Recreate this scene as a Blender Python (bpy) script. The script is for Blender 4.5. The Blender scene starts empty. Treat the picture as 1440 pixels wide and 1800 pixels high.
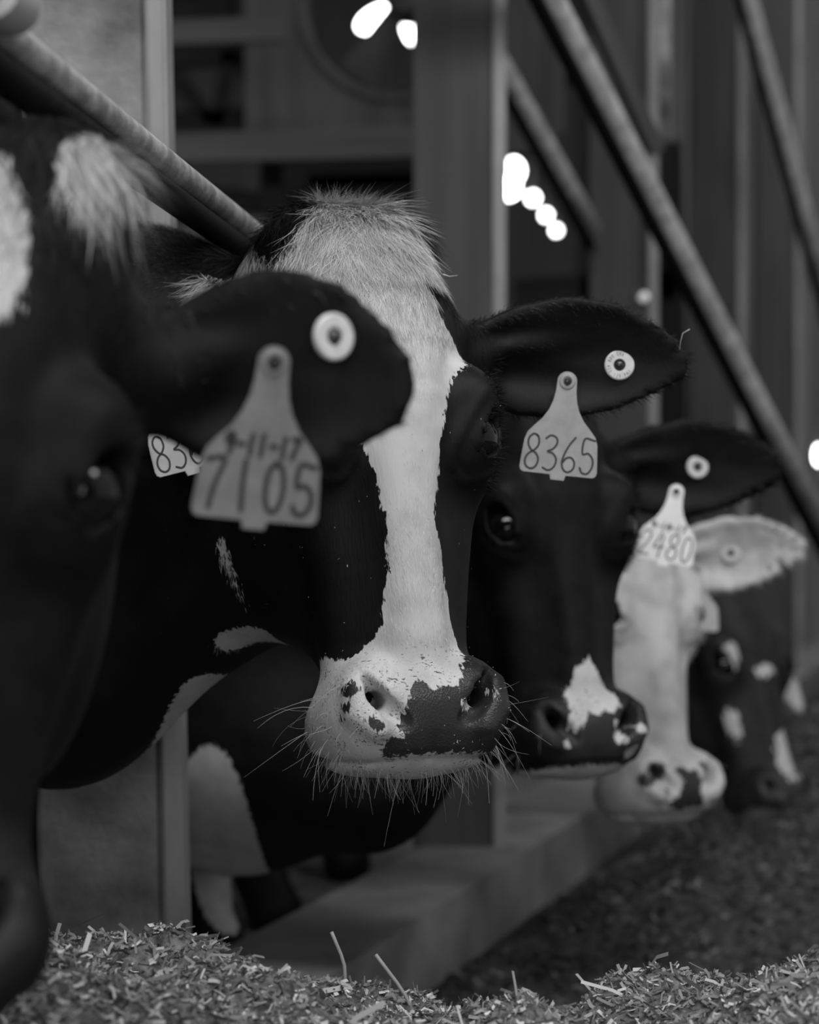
import bpy, bmesh, math, random
import numpy as np
from mathutils import Matrix, Vector

# ------------------------------------------------------------------ camera, world, light
SC = bpy.context.scene
COL = SC.collection
CAM_H = 0.75
FPX = 3800.0                       # focal length in pixels of the 1440 x 1800 frame
cam_d = bpy.data.cameras.new('camera')
cam_d.sensor_fit = 'VERTICAL'
cam_d.sensor_height = 36.0
cam_d.sensor_width = 28.8
cam_d.lens = FPX * 36.0 / 1800.0
cam_d.clip_start = 0.05
cam_d.clip_end = 200
cam_d.dof.use_dof = True
cam_d.dof.focus_distance = 1.93
cam_d.dof.aperture_fstop = 4.4
cam_o = bpy.data.objects.new('camera', cam_d)
COL.objects.link(cam_o)
cam_o.location = (0, 0, CAM_H)
cam_o.rotation_euler = (math.pi / 2, 0, 0)
SC.camera = cam_o

SC.view_settings.view_transform = 'Standard'
SC.view_settings.look = 'None'
SC.view_settings.gamma = 1.0
SC.view_settings.use_curve_mapping = False
SC.view_settings.exposure = 0.05

W = bpy.data.worlds.new('overcast_sky')
SC.world = W
W.use_nodes = True
W.node_tree.nodes['Background'].inputs[0].default_value = (1, 1, 1, 1)
W.node_tree.nodes['Background'].inputs[1].default_value = 0.42


def area_light(name, loc, target, sx, sy, power):
    d = bpy.data.lights.new(name, 'AREA')
    d.shape = 'RECTANGLE'
    d.size = sx
    d.size_y = sy
    d.energy = power
    o = bpy.data.objects.new(name, d)
    COL.objects.link(o)
    o.location = loc
    o.rotation_euler = (Vector(target) - Vector(loc)).to_track_quat('-Z', 'Y').to_euler()
    return o


# added unseen fill lamps: one behind the viewer, one overhead, one over the background
area_light('front_fill', (-0.3, -2.9, 1.6), (0.1, 2.2, 0.8), 4.0, 2.4, 106)
area_light('overhead_fill', (0.7, 0.2, 4.2), (0.1, 2.2, 0.7), 4.0, 1.0, 165)
area_light('background_fill', (-0.6, 7.5, 4.4), (-0.6, 7.5, 0.0), 9.0, 1.2, 85)

# ------------------------------------------------------------------ helpers


def P(px, py, Y):
    """a place in the barn, Y metres along the alley, seen at that spot of the photograph"""
    return Vector(((px - 720.0) / FPX * Y, Y, CAM_H - (py - 900.0) / FPX * Y))


def new_obj(name, mesh, mat=None, parent=None, label=None, cat=None, group=None, kind=None):
    o = bpy.data.objects.new(name, mesh)
    COL.objects.link(o)
    if mat is not None and mesh is not None:
        mesh.materials.append(mat)
    if parent is not None:
        o.parent = parent
    tag(o, label, cat, group, kind)
    return o


def tag(o, label=None, cat=None, group=None, kind=None):
    if label:
        o['label'] = label
    if cat:
        o['category'] = cat
    if group:
        o['group'] = group
    if kind:
        o['kind'] = kind
    return o


def mesh_from(name, verts, faces, smooth=True):
    me = bpy.data.meshes.new(name)
    me.from_pydata([tuple(v) for v in verts], [], [tuple(f) for f in faces])
    me.update()
    if smooth:
        me.polygons.foreach_set('use_smooth', [True] * len(me.polygons))
    return me


def mesh_np(name, V, F, smooth=True):
    """fast mesh from numpy arrays; F is (n,3) or (n,4)"""
    me = bpy.data.meshes.new(name)
    V = np.ascontiguousarray(V, dtype=np.float32)
    F = np.ascontiguousarray(F, dtype=np.int32)
    n, k = F.shape
    me.vertices.add(len(V))
    me.vertices.foreach_set('co', V.ravel())
    me.loops.add(n * k)
    me.loops.foreach_set('vertex_index', F.ravel())
    me.polygons.add(n)
    me.polygons.foreach_set('loop_start', np.arange(0, n * k, k, dtype=np.int32))
    me.update(calc_edges=True)
    if smooth:
        me.polygons.foreach_set('use_smooth', np.ones(n, dtype=bool))
    me.validate()
    return me


def attr(me, name, data):
    a = me.attributes.new(name, 'FLOAT', 'POINT')
    a.data.foreach_set('value', np.ascontiguousarray(data, dtype=np.float32))


# ------------------------------------------------------------------ materials
def nodes_of(name):
    m = bpy.data.materials.new(name)
    m.use_nodes = True
    nt = m.node_tree
    return m, nt, nt.nodes, nt.links, nt.nodes['Principled BSDF']


def grey(v):
    return (v, v, v, 1)


def mat_plain(name, v, rough=0.6, spec=0.4, metal=0.0, coat=0.0):
    m, nt, N, L, b = nodes_of(name)
    b.inputs['Base Color'].default_value = grey(v)
    b.inputs['Roughness'].default_value = rough
    b.inputs['Specular IOR Level'].default_value = spec
    b.inputs['Metallic'].default_value = metal
    b.inputs['Coat Weight'].default_value = coat
    return m


def mat_noise(name, lo, hi, scale, rough=0.7, detail=6.0, stretch=(1, 1, 1), bump=0.0, bscale=None,
              spec=0.3, metal=0.0, p0=0.35, p1=0.65):
    m, nt, N, L, b = nodes_of(name)
    tc = N.new('ShaderNodeTexCoord')
    mp = N.new('ShaderNodeMapping')
    mp.inputs['Scale'].default_value = stretch
    L.new(tc.outputs['Object'], mp.inputs[0])
    nz = N.new('ShaderNodeTexNoise')
    nz.inputs['Scale'].default_value = scale
    nz.inputs['Detail'].default_value = detail
    L.new(mp.outputs[0], nz.inputs[0])
    cr = N.new('ShaderNodeValToRGB')
    cr.color_ramp.elements[0].position = p0
    cr.color_ramp.elements[0].color = grey(lo)
    cr.color_ramp.elements[1].position = p1
    cr.color_ramp.elements[1].color = grey(hi)
    L.new(nz.outputs[0], cr.inputs[0])
    L.new(cr.outputs[0], b.inputs['Base Color'])
    b.inputs['Roughness'].default_value = rough
    b.inputs['Specular IOR Level'].default_value = spec
    b.inputs['Metallic'].default_value = metal
    if bump:
        n2 = N.new('ShaderNodeTexNoise')
        n2.inputs['Scale'].default_value = bscale or scale * 4
        n2.inputs['Detail'].default_value = 5
        L.new(mp.outputs[0], n2.inputs[0])
        bp = N.new('ShaderNodeBump')
        bp.inputs['Strength'].default_value = bump
        bp.inputs['Distance'].default_value = 0.01
        L.new(n2.outputs[0], bp.inputs['Height'])
        L.new(bp.outputs[0], b.inputs['Normal'])
    return m


def mat_coat(name, black=0.006, white=0.52, rough=0.55, sheen=0.0, edge=0.004, fuzz=260.0, spec=0.25, dirty=0.25):
    """hide: 'white' is the signed distance (m) into a white patch; 'skin' 1 on bare muzzle skin; ragged edge by noise"""
    m, nt, N, L, b = nodes_of(name)
    tc = N.new('ShaderNodeTexCoord')
    aw = N.new('ShaderNodeAttribute')
    aw.attribute_name = 'white'
    ask = N.new('ShaderNodeAttribute')
    ask.attribute_name = 'skin'
    mp = N.new('ShaderNodeMapping')
    mp.inputs['Scale'].default_value = (1, 1, 0.35)
    L.new(tc.outputs['Object'], mp.inputs[0])
    nz = N.new('ShaderNodeTexNoise')
    nz.inputs['Scale'].default_value = fuzz
    nz.inputs['Detail'].default_value = 4
    L.new(mp.outputs[0], nz.inputs[0])
    ma = N.new('ShaderNodeMath')
    ma.operation = 'MULTIPLY_ADD'
    L.new(nz.outputs[0], ma.inputs[0])
    ma.inputs[1].default_value = 2 * edge * 2
    ma.inputs[2].default_value = -edge * 2
    ad = N.new('ShaderNodeMath')
    ad.operation = 'ADD'
    L.new(aw.outputs['Fac'], ad.inputs[0])
    L.new(ma.outputs[0], ad.inputs[1])
    mr = N.new('ShaderNodeMapRange')
    mr.inputs['From Min'].default_value = -0.0006
    mr.inputs['From Max'].default_value = 0.0006
    L.new(ad.outputs[0], mr.inputs[0])
    # tone variation
    n2 = N.new('ShaderNodeTexNoise')
    n2.inputs['Scale'].default_value = 30
    n2.inputs['Detail'].default_value = 8
    L.new(tc.outputs['Object'], n2.inputs[0])
    cw = N.new('ShaderNodeValToRGB')
    cw.color_ramp.elements[0].position = 0.3
    cw.color_ramp.elements[0].color = grey(white * (1 - dirty))
    cw.color_ramp.elements[1].position = 0.6
    cw.color_ramp.elements[1].color = grey(white)
    L.new(n2.outputs[0], cw.inputs[0])
    cb = N.new('ShaderNodeValToRGB')
    cb.color_ramp.elements[0].position = 0.35
    cb.color_ramp.elements[0].color = grey(black * 0.7)
    cb.color_ramp.elements[1].position = 0.7
    cb.color_ramp.elements[1].color = grey(black * 1.5)
    L.new(n2.outputs[0], cb.inputs[0])
    mx = N.new('ShaderNodeMix')
    mx.data_type = 'RGBA'
    L.new(mr.outputs[0], mx.inputs['Factor'])
    ms = N.new('ShaderNodeMix')
    ms.data_type = 'RGBA'
    L.new(ask.outputs['Fac'], ms.inputs['Factor'])
    L.new(cb.outputs[0], ms.inputs['A'])
    ms.inputs['B'].default_value = grey(.026)
    L.new(ms.outputs['Result'], mx.inputs['A'])
    L.new(cw.outputs[0], mx.inputs['B'])
    ad2 = N.new('ShaderNodeAttribute')
    ad2.attribute_name = 'dirt'
    nd = N.new('ShaderNodeTexNoise')
    nd.inputs['Scale'].default_value = 520
    nd.inputs['Detail'].default_value = 3
    mpd = N.new('ShaderNodeMapping')
    mpd.inputs['Scale'].default_value = (.45, 1, 1)
    L.new(tc.outputs['Object'], mpd.inputs[0])
    L.new(mpd.outputs[0], nd.inputs[0])
    n3 = N.new('ShaderNodeTexNoise')
    n3.inputs['Scale'].default_value = 60
    L.new(tc.outputs['Object'], n3.inputs[0])
    mm = N.new('ShaderNodeMath')
    mm.operation = 'MULTIPLY_ADD'
    L.new(n3.outputs[0], mm.inputs[0])
    mm.inputs[1].default_value = .5
    L.new(nd.outputs[0], mm.inputs[2])
    md = N.new('ShaderNodeMapRange')
    md.inputs['From Min'].default_value = .87
    md.inputs['From Max'].default_value = .93
    L.new(mm.outputs[0], md.inputs[0])
    mq = N.new('ShaderNodeMath')
    mq.operation = 'MULTIPLY'
    L.new(md.outputs[0], mq.inputs[0])
    L.new(ad2.outputs['Fac'], mq.inputs[1])
    mdx = N.new('ShaderNodeMix')
    mdx.data_type = 'RGBA'
    L.new(mq.outputs[0], mdx.inputs['Factor'])
    L.new(mx.outputs['Result'], mdx.inputs['A'])
    mdx.inputs['B'].default_value = grey(.03)
    L.new(mdx.outputs['Result'], b.inputs['Base Color'])
    b.inputs['Specular IOR Level'].default_value = spec
    rr = N.new('ShaderNodeMapRange')
    rr.inputs['To Min'].default_value = rough
    rr.inputs['To Max'].default_value = 0.33
    L.new(ask.outputs['Fac'], rr.inputs[0])
    L.new(rr.outputs[0], b.inputs['Roughness'])
    # relief: fine pebbles on the bare nose, hair streaks elsewhere
    vo = N.new('ShaderNodeTexVoronoi')
    vo.inputs['Scale'].default_value = 560
    L.new(tc.outputs['Object'], vo.inputs['Vector'])
    nh = N.new('ShaderNodeTexNoise')
    nh.inputs['Scale'].default_value = 420
    nh.inputs['Detail'].default_value = 3
    mp2 = N.new('ShaderNodeMapping')
    mp2.inputs['Scale'].default_value = (1, 1, 0.15)
    L.new(tc.outputs['Object'], mp2.inputs[0])
    L.new(mp2.outputs[0], nh.inputs[0])
    mh = N.new('ShaderNodeMix')
    mh.data_type = 'FLOAT'
    L.new(ask.outputs['Fac'], mh.inputs['Factor'])
    L.new(nh.outputs[0], mh.inputs['A'])
    L.new(vo.outputs['Distance'], mh.inputs['B'])
    bp = N.new('ShaderNodeBump')
    bp.inputs['Strength'].default_value = 0.25
    bp.inputs['Distance'].default_value = 0.0015
    L.new(mh.outputs['Result'], bp.inputs['Height'])
    L.new(bp.outputs[0], b.inputs['Normal'])
    return m


def mat_hair(name, black=0.006, white=0.55):
    m, nt, N, L, b = nodes_of(name)
    aw = N.new('ShaderNodeAttribute')
    aw.attribute_name = 'white'
    at = N.new('ShaderNodeAttribute')
    at.attribute_name = 'tone'
    mx = N.new('ShaderNodeMix')
    mx.data_type = 'RGBA'
    mx.inputs['A'].default_value = grey(black)
    mx.inputs['B'].default_value = grey(white)
    L.new(aw.outputs['Fac'], mx.inputs['Factor'])
    mu = N.new('ShaderNodeMix')
    mu.data_type = 'RGBA'
    mu.blend_type = 'MULTIPLY'
    mu.inputs['Factor'].default_value = 1.0
    L.new(mx.outputs['Result'], mu.inputs['A'])
    L.new(at.outputs['Fac'], mu.inputs['B'])
    L.new(mu.outputs['Result'], b.inputs['Base Color'])
    b.inputs['Roughness'].default_value = 0.5
    b.inputs['Specular IOR Level'].default_value = 0.14
    return m

# ------------------------------------------------------------------ implicit surfaces -> one continuous animal mesh
def smin(a, b, k):
    h = np.clip(0.5 + 0.5 * (b - a) / k, 0, 1)
    return b + (a - b) * h - k * h * (1 - h)


def smax(a, b, k):
    return -smin(-a, -b, k)


def ell(p, c, r, R=None):
    q = p - np.asarray(c)
    if R is not None:
        q = q @ R                         # columns of R are the ellipsoid's axes
    r = np.asarray(r)
    k0 = np.sqrt(((q / r) ** 2).sum(1)) + 1e-9
    k1 = np.sqrt(((q / r ** 2) ** 2).sum(1)) + 1e-9
    return k0 * (k0 - 1) / k1


def cone(p, a, b, ra, rb):
    a = np.asarray(a, float)
    b = np.asarray(b, float)
    ba = b - a
    t = np.clip(((p - a) @ ba) / (ba @ ba), 0, 1)
    return np.sqrt(((p - a - t[:, None] * ba) ** 2).sum(1)) - (ra + (rb - ra) * t)


def chain(p, pts, k):
    d = None
    for (a, ra), (b, rb) in zip(pts[:-1], pts[1:]):
        e = cone(p, a, b, ra, rb)
        d = e if d is None else smin(d, e, k)
    return d


def frame(d, n):
    """orthonormal frame with x along d, z close to n"""
    d = np.asarray(d, float)
    d = d / np.linalg.norm(d)
    n = np.asarray(n, float)
    n = n - d * (n @ d)
    n = n / np.linalg.norm(n)
    return np.stack([d, np.cross(n, d), n], 1)


def axis_grid(lo, f0, f1, hi, h, grow=1.12, hmax=0.03):
    c = list(np.arange(f0, f1 + h, h))
    s, x = h, c[-1]
    while x < hi:
        s = min(s * grow, hmax)
        x += s
        c.append(x)
    s, x = h, f0
    pre = []
    while x > lo:
        s = min(s * grow, hmax)
        x -= s
        pre.append(x)
    return np.array(pre[::-1] + c)


def polygonize(sdf, xs, ys, zs, B=6):
    """naive surface nets on a rectilinear grid, evaluated only in blocks near the surface"""
    nx, ny, nz = len(xs), len(ys), len(zs)
    D = np.full((nx, ny, nz), 1.0, np.float32)
    bi = [np.arange(0, n - 1, B) for n in (nx, ny, nz)]

    def mid(c, i):
        e = np.minimum(i + B, len(c) - 1)
        return 0.5 * (c[i] + c[e]), 0.5 * (c[e] - c[i])
    mx, hx = mid(xs, bi[0])
    my, hy = mid(ys, bi[1])
    mz, hz = mid(zs, bi[2])
    G = np.stack(np.meshgrid(mx, my, mz, indexing='ij'), -1).reshape(-1, 3)
    H = np.stack(np.meshgrid(hx, hy, hz, indexing='ij'), -1).reshape(-1, 3)
    diag = np.sqrt((H ** 2).sum(1))
    d = sdf(G)
    act = np.abs(d) < diag * 1.7 + 0.004
    I = np.stack(np.meshgrid(*bi, indexing='ij'), -1).reshape(-1, 3)
    for (i, j, k), s in zip(I[~act], d[~act]):
        if s < 0:
            D[i:i + B, j:j + B, k:k + B] = -1.0
    off = np.stack(np.meshgrid(*[np.arange(B + 1)] * 3, indexing='ij'), -1).reshape(-1, 3)
    A = I[act]
    M = np.zeros((nx, ny, nz), bool)
    for s in range(0, len(A), 400):
        idx = (A[s:s + 400, None, :] + off[None]).reshape(-1, 3)
        idx = np.minimum(idx, [nx - 1, ny - 1, nz - 1])
        M[idx[:, 0], idx[:, 1], idx[:, 2]] = True
    idx = np.argwhere(M)
    for s in range(0, len(idx), 300000):
        q = idx[s:s + 300000]
        pts = np.stack([xs[q[:, 0]], ys[q[:, 1]], zs[q[:, 2]]], 1)
        D[q[:, 0], q[:, 1], q[:, 2]] = sdf(pts)
    S = D < 0
    cnt = np.zeros((nx - 1, ny - 1, nz - 1), np.int8)
    for a in (0, 1):
        for b in (0, 1):
            for c in (0, 1):
                cnt += S[a:nx - 1 + a, b:ny - 1 + b, c:nz - 1 + c]
    cells = np.argwhere((cnt > 0) & (cnt < 8))
    vid = np.full(cnt.shape, -1, np.int32)
    vid[cells[:, 0], cells[:, 1], cells[:, 2]] = np.arange(len(cells))
    acc = np.zeros((len(cells), 3))
    num = np.zeros(len(cells))
    crd = (xs, ys, zs)
    corners = [(a, b, c) for a in (0, 1) for b in (0, 1) for c in (0, 1)]
    for p in corners:
        for ax in range(3):
            if p[ax]:
                continue
            q = list(p)
            q[ax] = 1
            ia = cells + p
            ib = cells + q
            da = D[ia[:, 0], ia[:, 1], ia[:, 2]]
            db = D[ib[:, 0], ib[:, 1], ib[:, 2]]
            m = (da < 0) != (db < 0)
            t = np.where(m, da / np.where(m, da - db, 1), 0)
            pa = np.stack([crd[k][ia[:, k]] for k in range(3)], 1)
            pb = np.stack([crd[k][ib[:, k]] for k in range(3)], 1)
            acc[m] += (pa + (pb - pa) * t[:, None])[m]
            num[m] += 1
    V = acc / num[:, None]
    quads = []
    for ax in range(3):
        u, w = (ax + 1) % 3, (ax + 2) % 3
        sl0 = [slice(None)] * 3
        sl1 = [slice(None)] * 3
        sl0[ax] = slice(0, -1)
        sl1[ax] = slice(1, None)
        e = np.argwhere(S[tuple(sl0)] != S[tuple(sl1)])
        ok = (e[:, u] > 0) & (e[:, w] > 0) & (e[:, u] < D.shape[u] - 1) & (e[:, w] < D.shape[w] - 1)
        e = e[ok]
        fl = S[e[:, 0], e[:, 1], e[:, 2]]
        q = []
        for du, dw in ((-1, -1), (0, -1), (0, 0), (-1, 0)):
            c = e.copy()
            c[:, u] += du
            c[:, w] += dw
            q.append(vid[c[:, 0], c[:, 1], c[:, 2]])
        q = np.stack(q, 1)
        q[~fl] = q[~fl][:, ::-1]
        quads.append(q)
    F = np.concatenate(quads)
    F = F[(F >= 0).all(1)]
    return V, F

# ------------------------------------------------------------------ the cow
# head frame: x to the cow's left, y into the head (face front is y = 0), z up the face from muzzle to poll, eyes at z = 0
HT = np.array([
    # z     yf     yb     wf     wm     wb
    [-.314, .070, .115, .028, .032, .022],
    [-.311, .052, .130, .040, .046, .034],
    [-.305, .020, .138, .056, .058, .042],
    [-.280, .010, .145, .056, .062, .046],
    [-.250, .006, .155, .052, .061, .048],
    [-.210, .006, .180, .046, .059, .052],
    [-.170, .006, .205, .045, .062, .060],
    [-.120, .004, .245, .050, .072, .074],
    [-.070, .002, .268, .060, .082, .084],
    [-.020, .000, .272, .070, .085, .085],
    [.030, -.002, .258, .076, .087, .080],
    [.080, .003, .242, .079, .089, .076],
    [.130, .018, .235, .078, .090, .074],
    [.165, .040, .232, .069, .085, .068],
    [.190, .062, .218, .058, .072, .056],
    [.210, .090, .188, .036, .048, .034]])
EYE_C = np.array([.0740, .036, .0])
EYE_R = .0265
EYE_N = np.array([.67, -.74, .08])
EYE_N = EYE_N / np.linalg.norm(EYE_N)
EYE_F = frame(EYE_N, (0, .62, .78))      # columns: outward, across, long axis (back-up)


def head_loft(p):
    z = p[:, 2]
    zc = np.clip(z, HT[0, 0], HT[-1, 0])
    yf, yb, wf, wm, wb = [np.interp(zc, HT[:, 0], HT[:, i]) for i in range(1, 6)]
    hd = 0.5 * (yb - yf)
    s = (p[:, 1] - 0.5 * (yf + yb)) / hd
    sc = np.clip(s, -1.0, 1.0)
    lo = wm + (wf - wm) * np.clip(-sc / 0.7, 0, 1.2)
    hi = wm + (wb - wm) * np.clip(sc / 0.7, 0, 1.2)
    w = np.where(sc < 0, lo, hi)
    n = 2.6
    F = (np.abs(p[:, 0] / w) ** n + np.abs(s) ** n) ** (1 / n)
    d = (F - 1) * np.minimum(w, hd) * 0.95
    dz = np.maximum(z - HT[-1, 0], HT[0, 0] + .32 * np.clip(p[:, 1] - .03, 0, .2) - z)
    return smax(d, dz, 0.02)


def ear_sdf(p, base, Fr, L, Wd, cup, droop):
    q = (p - base) @ Fr                    # u along, v up the blade, n out of the hollow
    u = q[:, 0] / L
    uc = np.clip(u, 0, 1)
    wu = np.interp(uc, [0, .12, .3, .5, .7, .85, .94, 1.0], [.45, .55, .84, 1.0, .92, .66, .42, .12]) * Wd
    wl = np.interp(uc, [0, .12, .3, .5, .7, .85, .94, 1.0], [.45, .58, .92, 1.0, .80, .52, .32, .10]) * Wd
    v = q[:, 1] + droop * L * (uc - 0.3) ** 2
    w = np.where(v > 0, wu, wl)
    r = np.clip(v / w, -1.2, 1.2)
    c = cup * np.sin(np.pi * np.clip(uc * .9 + .08, 0, 1)) * (1 - r ** 2)
    ns = -c + .012 * np.exp(-((r - .25) / .22) ** 2) * np.exp(-((uc - .3) / .25) ** 2)
    ns = ns + .0022 * np.sin(r * 9 + uc * 5) * np.exp(-((uc - .35) / .3) ** 2)
    th = np.interp(uc, [0, .25, .8, 1], [.016, .009, .007, .006])
    d1 = np.abs(q[:, 2] - ns) - th
    d2 = np.abs(v) - w
    d3 = np.maximum(q[:, 0] - L, -q[:, 0] - .01)
    return smax(smax(d1, d2, .012), d3, .012) * .85


def cow_sdf(cfg):
    Rw = cfg['R']                          # head -> world rotation (3x3)
    o = cfg['pos']

    def loc(w):                            # world offset from the head origin -> head frame
        return np.asarray(w, float) @ Rw
    ears = []
    for side in (1, -1):
        e = cfg['ears'][side]
        ears.append((np.array(e['base']), frame(loc(e['dir']), loc(e['nrm'])), e['len'], e['wid'], e['cup'], e.get('droop', 0)))
    ca, sa = math.cos(cfg['heading']), math.sin(cfg['heading'])

    def bod(x, y, z):                      # body frame: x backwards along the spine, y across, z up
        return loc((ca * x - sa * y, sa * x + ca * y, z))
    bR = np.stack([bod(1, 0, 0), bod(0, 1, 0), bod(0, 0, 1)], 1)
    floor = -o[2] + cfg.get('stand', 0.0)
    up = [(loc(a), r) for a, r in cfg['upper']]
    lw = [(loc(a), r) for a, r in cfg['lower']]
    bo = np.array(cfg['body'])             # chest position, world offset

    def B(x, y, z):
        return loc(bo) + bod(x, y, z)
    up.append((B(.10, 0, .20), .21))
    lw.append((B(.02, 0, -.20), .17))
    legs = []
    fz = floor - bo[2]
    for sgn, dx in ((1, cfg.get('step', .05)), (-1, -cfg.get('step', .05))):
        legs.append([(B(.20, .17 * sgn, -.05), .13), (B(.18 + dx, .17 * sgn, -.32), .085),
                     (B(.13 + dx, .16 * sgn, fz + .42), .052), (B(.14 + dx, .16 * sgn, fz + .16), .034),
                     (B(.12 + dx, .16 * sgn, fz + .10), .042), (B(.09 + dx, .16 * sgn, fz + .035), .052)])
        legs.append([(B(1.55, .16 * sgn, .05), .17), (B(1.42 + dx, .19 * sgn, -.26), .11),
                     (B(1.66 + dx, .17 * sgn, fz + .50), .052), (B(1.62 + dx, .17 * sgn, fz + .16), .036),
                     (B(1.60 + dx, .17 * sgn, fz + .10), .042), (B(1.57 + dx, .17 * sgn, fz + .035), .052)])

    def f(p):
        ax = np.abs(p[:, 0])
        q = np.stack([ax, p[:, 1], p[:, 2]], 1)
        x, y, z = ax, p[:, 1], p[:, 2]
        near = (ax < .5) & (y > -.2) & (y < .6) & (z > -.6) & (z < .5)
        d = np.full(len(p), 9.0)
        if near.any():
            n = near
            q, x, y, z = q[n], x[n], y[n], z[n]
            q[:, 2] = np.where(z < 0, z / .96, z / 1.17)
            z = q[:, 2]
            h = head_loft(q)
            # muzzle
            h = smin(h, ell(q, (0, .050, -.268), (.073, .050, .050)), .03)
            h = smin(h, ell(q, (.050, .030, -.252), (.029, .030, .040)), .018)
            h = smin(h, ell(q, (.048, .080, -.264), (.038, .060, .042)), .025)
            h = smin(h, ell(q, (.004, .088, -.290), (.042, .044, .013)), .010)
            # orbit, brow, cheek muscle, facial crest
            h = smin(h, ell(q, (.074, .050, -.002), (.029, .044, .044)), .03)
            h = smin(h, ell(q, (.078, .048, .034), (.027, .042, .026)), .025)
            h = smin(h, ell(q, (.062, .180, -.055), (.036, .080, .105)), .04)
            h = smin(h, cone(q, (.064, .065, -.045), (.044, .075, -.20), .016, .010), .05)
            # horn buds beside the poll, ear roots
            h = smin(h, ell(q, (.050, .120, .180), (.034, .045, .030)), .03)
            h = smin(h, cone(q, (.055, .14, .09), (.092, .135, .093), .036, .026), .03)
            # hollow in front of the eye and behind the brow, nose dip
            h = h + .006 * np.exp(-(((x - .066) / .03) ** 2 + ((y - .02) / .04) ** 2 + ((z + .055) / .045) ** 2))
            h = h + .007 * np.exp(-(((x - .10) / .03) ** 2 + ((y - .11) / .04) ** 2 + ((z - .055) / .03) ** 2))
            h = h + .004 * np.exp(-((x / .03) ** 2 + ((z + .225) / .02) ** 2)) * (y < .05)
            # eye
            e = (q - EYE_C) @ EYE_F
            en, ea, el = e[:, 0], e[:, 1], e[:, 2]
            qq = np.sqrt((el / 1.0) ** 2 + (ea / .68) ** 2)
            ball = np.sqrt(np.maximum((EYE_R + .0006) ** 2 - el ** 2 - ea ** 2, 1e-6))
            lid = np.sqrt((qq - .0262) ** 2 + (en - ball + .001) ** 2) - .0056
            h = smin(h, np.where(en > -.005, lid, .05), .010)
            cut = np.maximum(qq - .0226, np.maximum(-en + .002, en - .06))
            h = smax(h, -cut, .003)
            wr = np.sin((qq - .0265) / .0040) * np.exp(-((qq - .044) / .012) ** 2) * (en > -.01)
            h = h + .0011 * wr
            # nostrils
            ns = chain(q, [((.058, .010, -.232), .005), ((.052, .008, -.246), .0095), ((.040, .002, -.262), .009),
                           ((.029, -.001, -.272), .0065)], .004)
            ns = smin(ns, cone(q, (.050, .006, -.252), (.040, .055, -.245), .010, .008), .006)
            h = smax(h, -ns, .005)
            rim = chain(q, [((.069, .014, -.238), .006), ((.067, .010, -.262), .008), ((.052, .002, -.280), .007)], .005)
            h = smin(h, rim, .012)
            # mouth line
            zm = -.305 + .22 * np.clip(y - .03, 0, .2) - .05 * np.clip(x - .03, 0, .1)
            h = h + .007 * np.exp(-((z - zm) / .0035) ** 2) * (y < .14)
            h = h + .003 * np.exp(-(x / .004) ** 2) * np.clip((-z - .275) / .02, 0, 1) * (z > -.305)
            d[n] = h
        # neck
        nk = smin(chain(p, up, .10), chain(p, lw, .10), .16)
        d = smin(d, nk, .055)
        # trunk
        t = ell(p, B(.30, 0, .06), (.42, .26, .42), bR)
        t = smin(t, ell(p, B(.95, 0, .02), (.75, .34, .42), bR), .2)
        t = smin(t, ell(p, B(1.55, 0, .12), (.36, .27, .34), bR), .15)
        t = smin(t, ell(p, B(-.02, 0, -.22), (.16, .12, .17), bR), .10)
        d = smin(d, t, .12)
        for lg in legs:
            d = smin(d, chain(p, lg, .03), .05)
        # ears
        for b, Fr, L, Wd, cup, dr in ears:
            m = ((p - b) ** 2).sum(1) < (L + .12) ** 2
            if m.any():
                ed = ear_sdf(p[m], b, Fr, L, Wd, cup, dr)
                st = cone(p[m], b - Fr[:, 0] * .045, b + Fr[:, 0] * .03, .030, .024)
                d[m] = smin(d[m], smin(ed, st, .02), .018)
        return d
    return f


def euler_R(yaw, pitch, roll):
    M = Matrix.Rotation(math.radians(yaw), 3, 'Z') @ Matrix.Rotation(math.radians(roll), 3, 'Y') @ Matrix.Rotation(math.radians(pitch), 3, 'X')
    return np.array(M)


def poly_sd(u, v, poly):
    """signed distance (positive inside) of points to a closed polygon"""
    poly = np.asarray(poly, float)
    A = poly
    Bq = np.roll(poly, -1, 0)
    best = np.full(len(u), 1e9)
    ins = np.zeros(len(u), bool)
    for (ax, ay), (bx, by) in zip(A, Bq):
        ex, ey = bx - ax, by - ay
        t = np.clip(((u - ax) * ex + (v - ay) * ey) / (ex * ex + ey * ey + 1e-12), 0, 1)
        best = np.minimum(best, (u - ax - t * ex) ** 2 + (v - ay - t * ey) ** 2)
        c = ((ay > v) != (by > v)) & (u < (bx - ax) * (v - ay) / (by - ay + 1e-12) + ax)
        ins ^= c
    return np.where(ins, 1, -1) * np.sqrt(best)


def unwrap(p):
    """head surface -> (across, up): across is the angle round the head's long axis times 0.1 m"""
    return np.arctan2(p[:, 0], .11 - p[:, 1]) * .1, p[:, 2]


def vert_normals(V, F):
    n = np.cross(V[F[:, 2]] - V[F[:, 0]], V[F[:, 3]] - V[F[:, 1]])
    N = np.zeros_like(V)
    for k in range(4):
        np.add.at(N, F[:, k], n)
    return N / (np.linalg.norm(N, axis=1)[:, None] + 1e-12)


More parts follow.
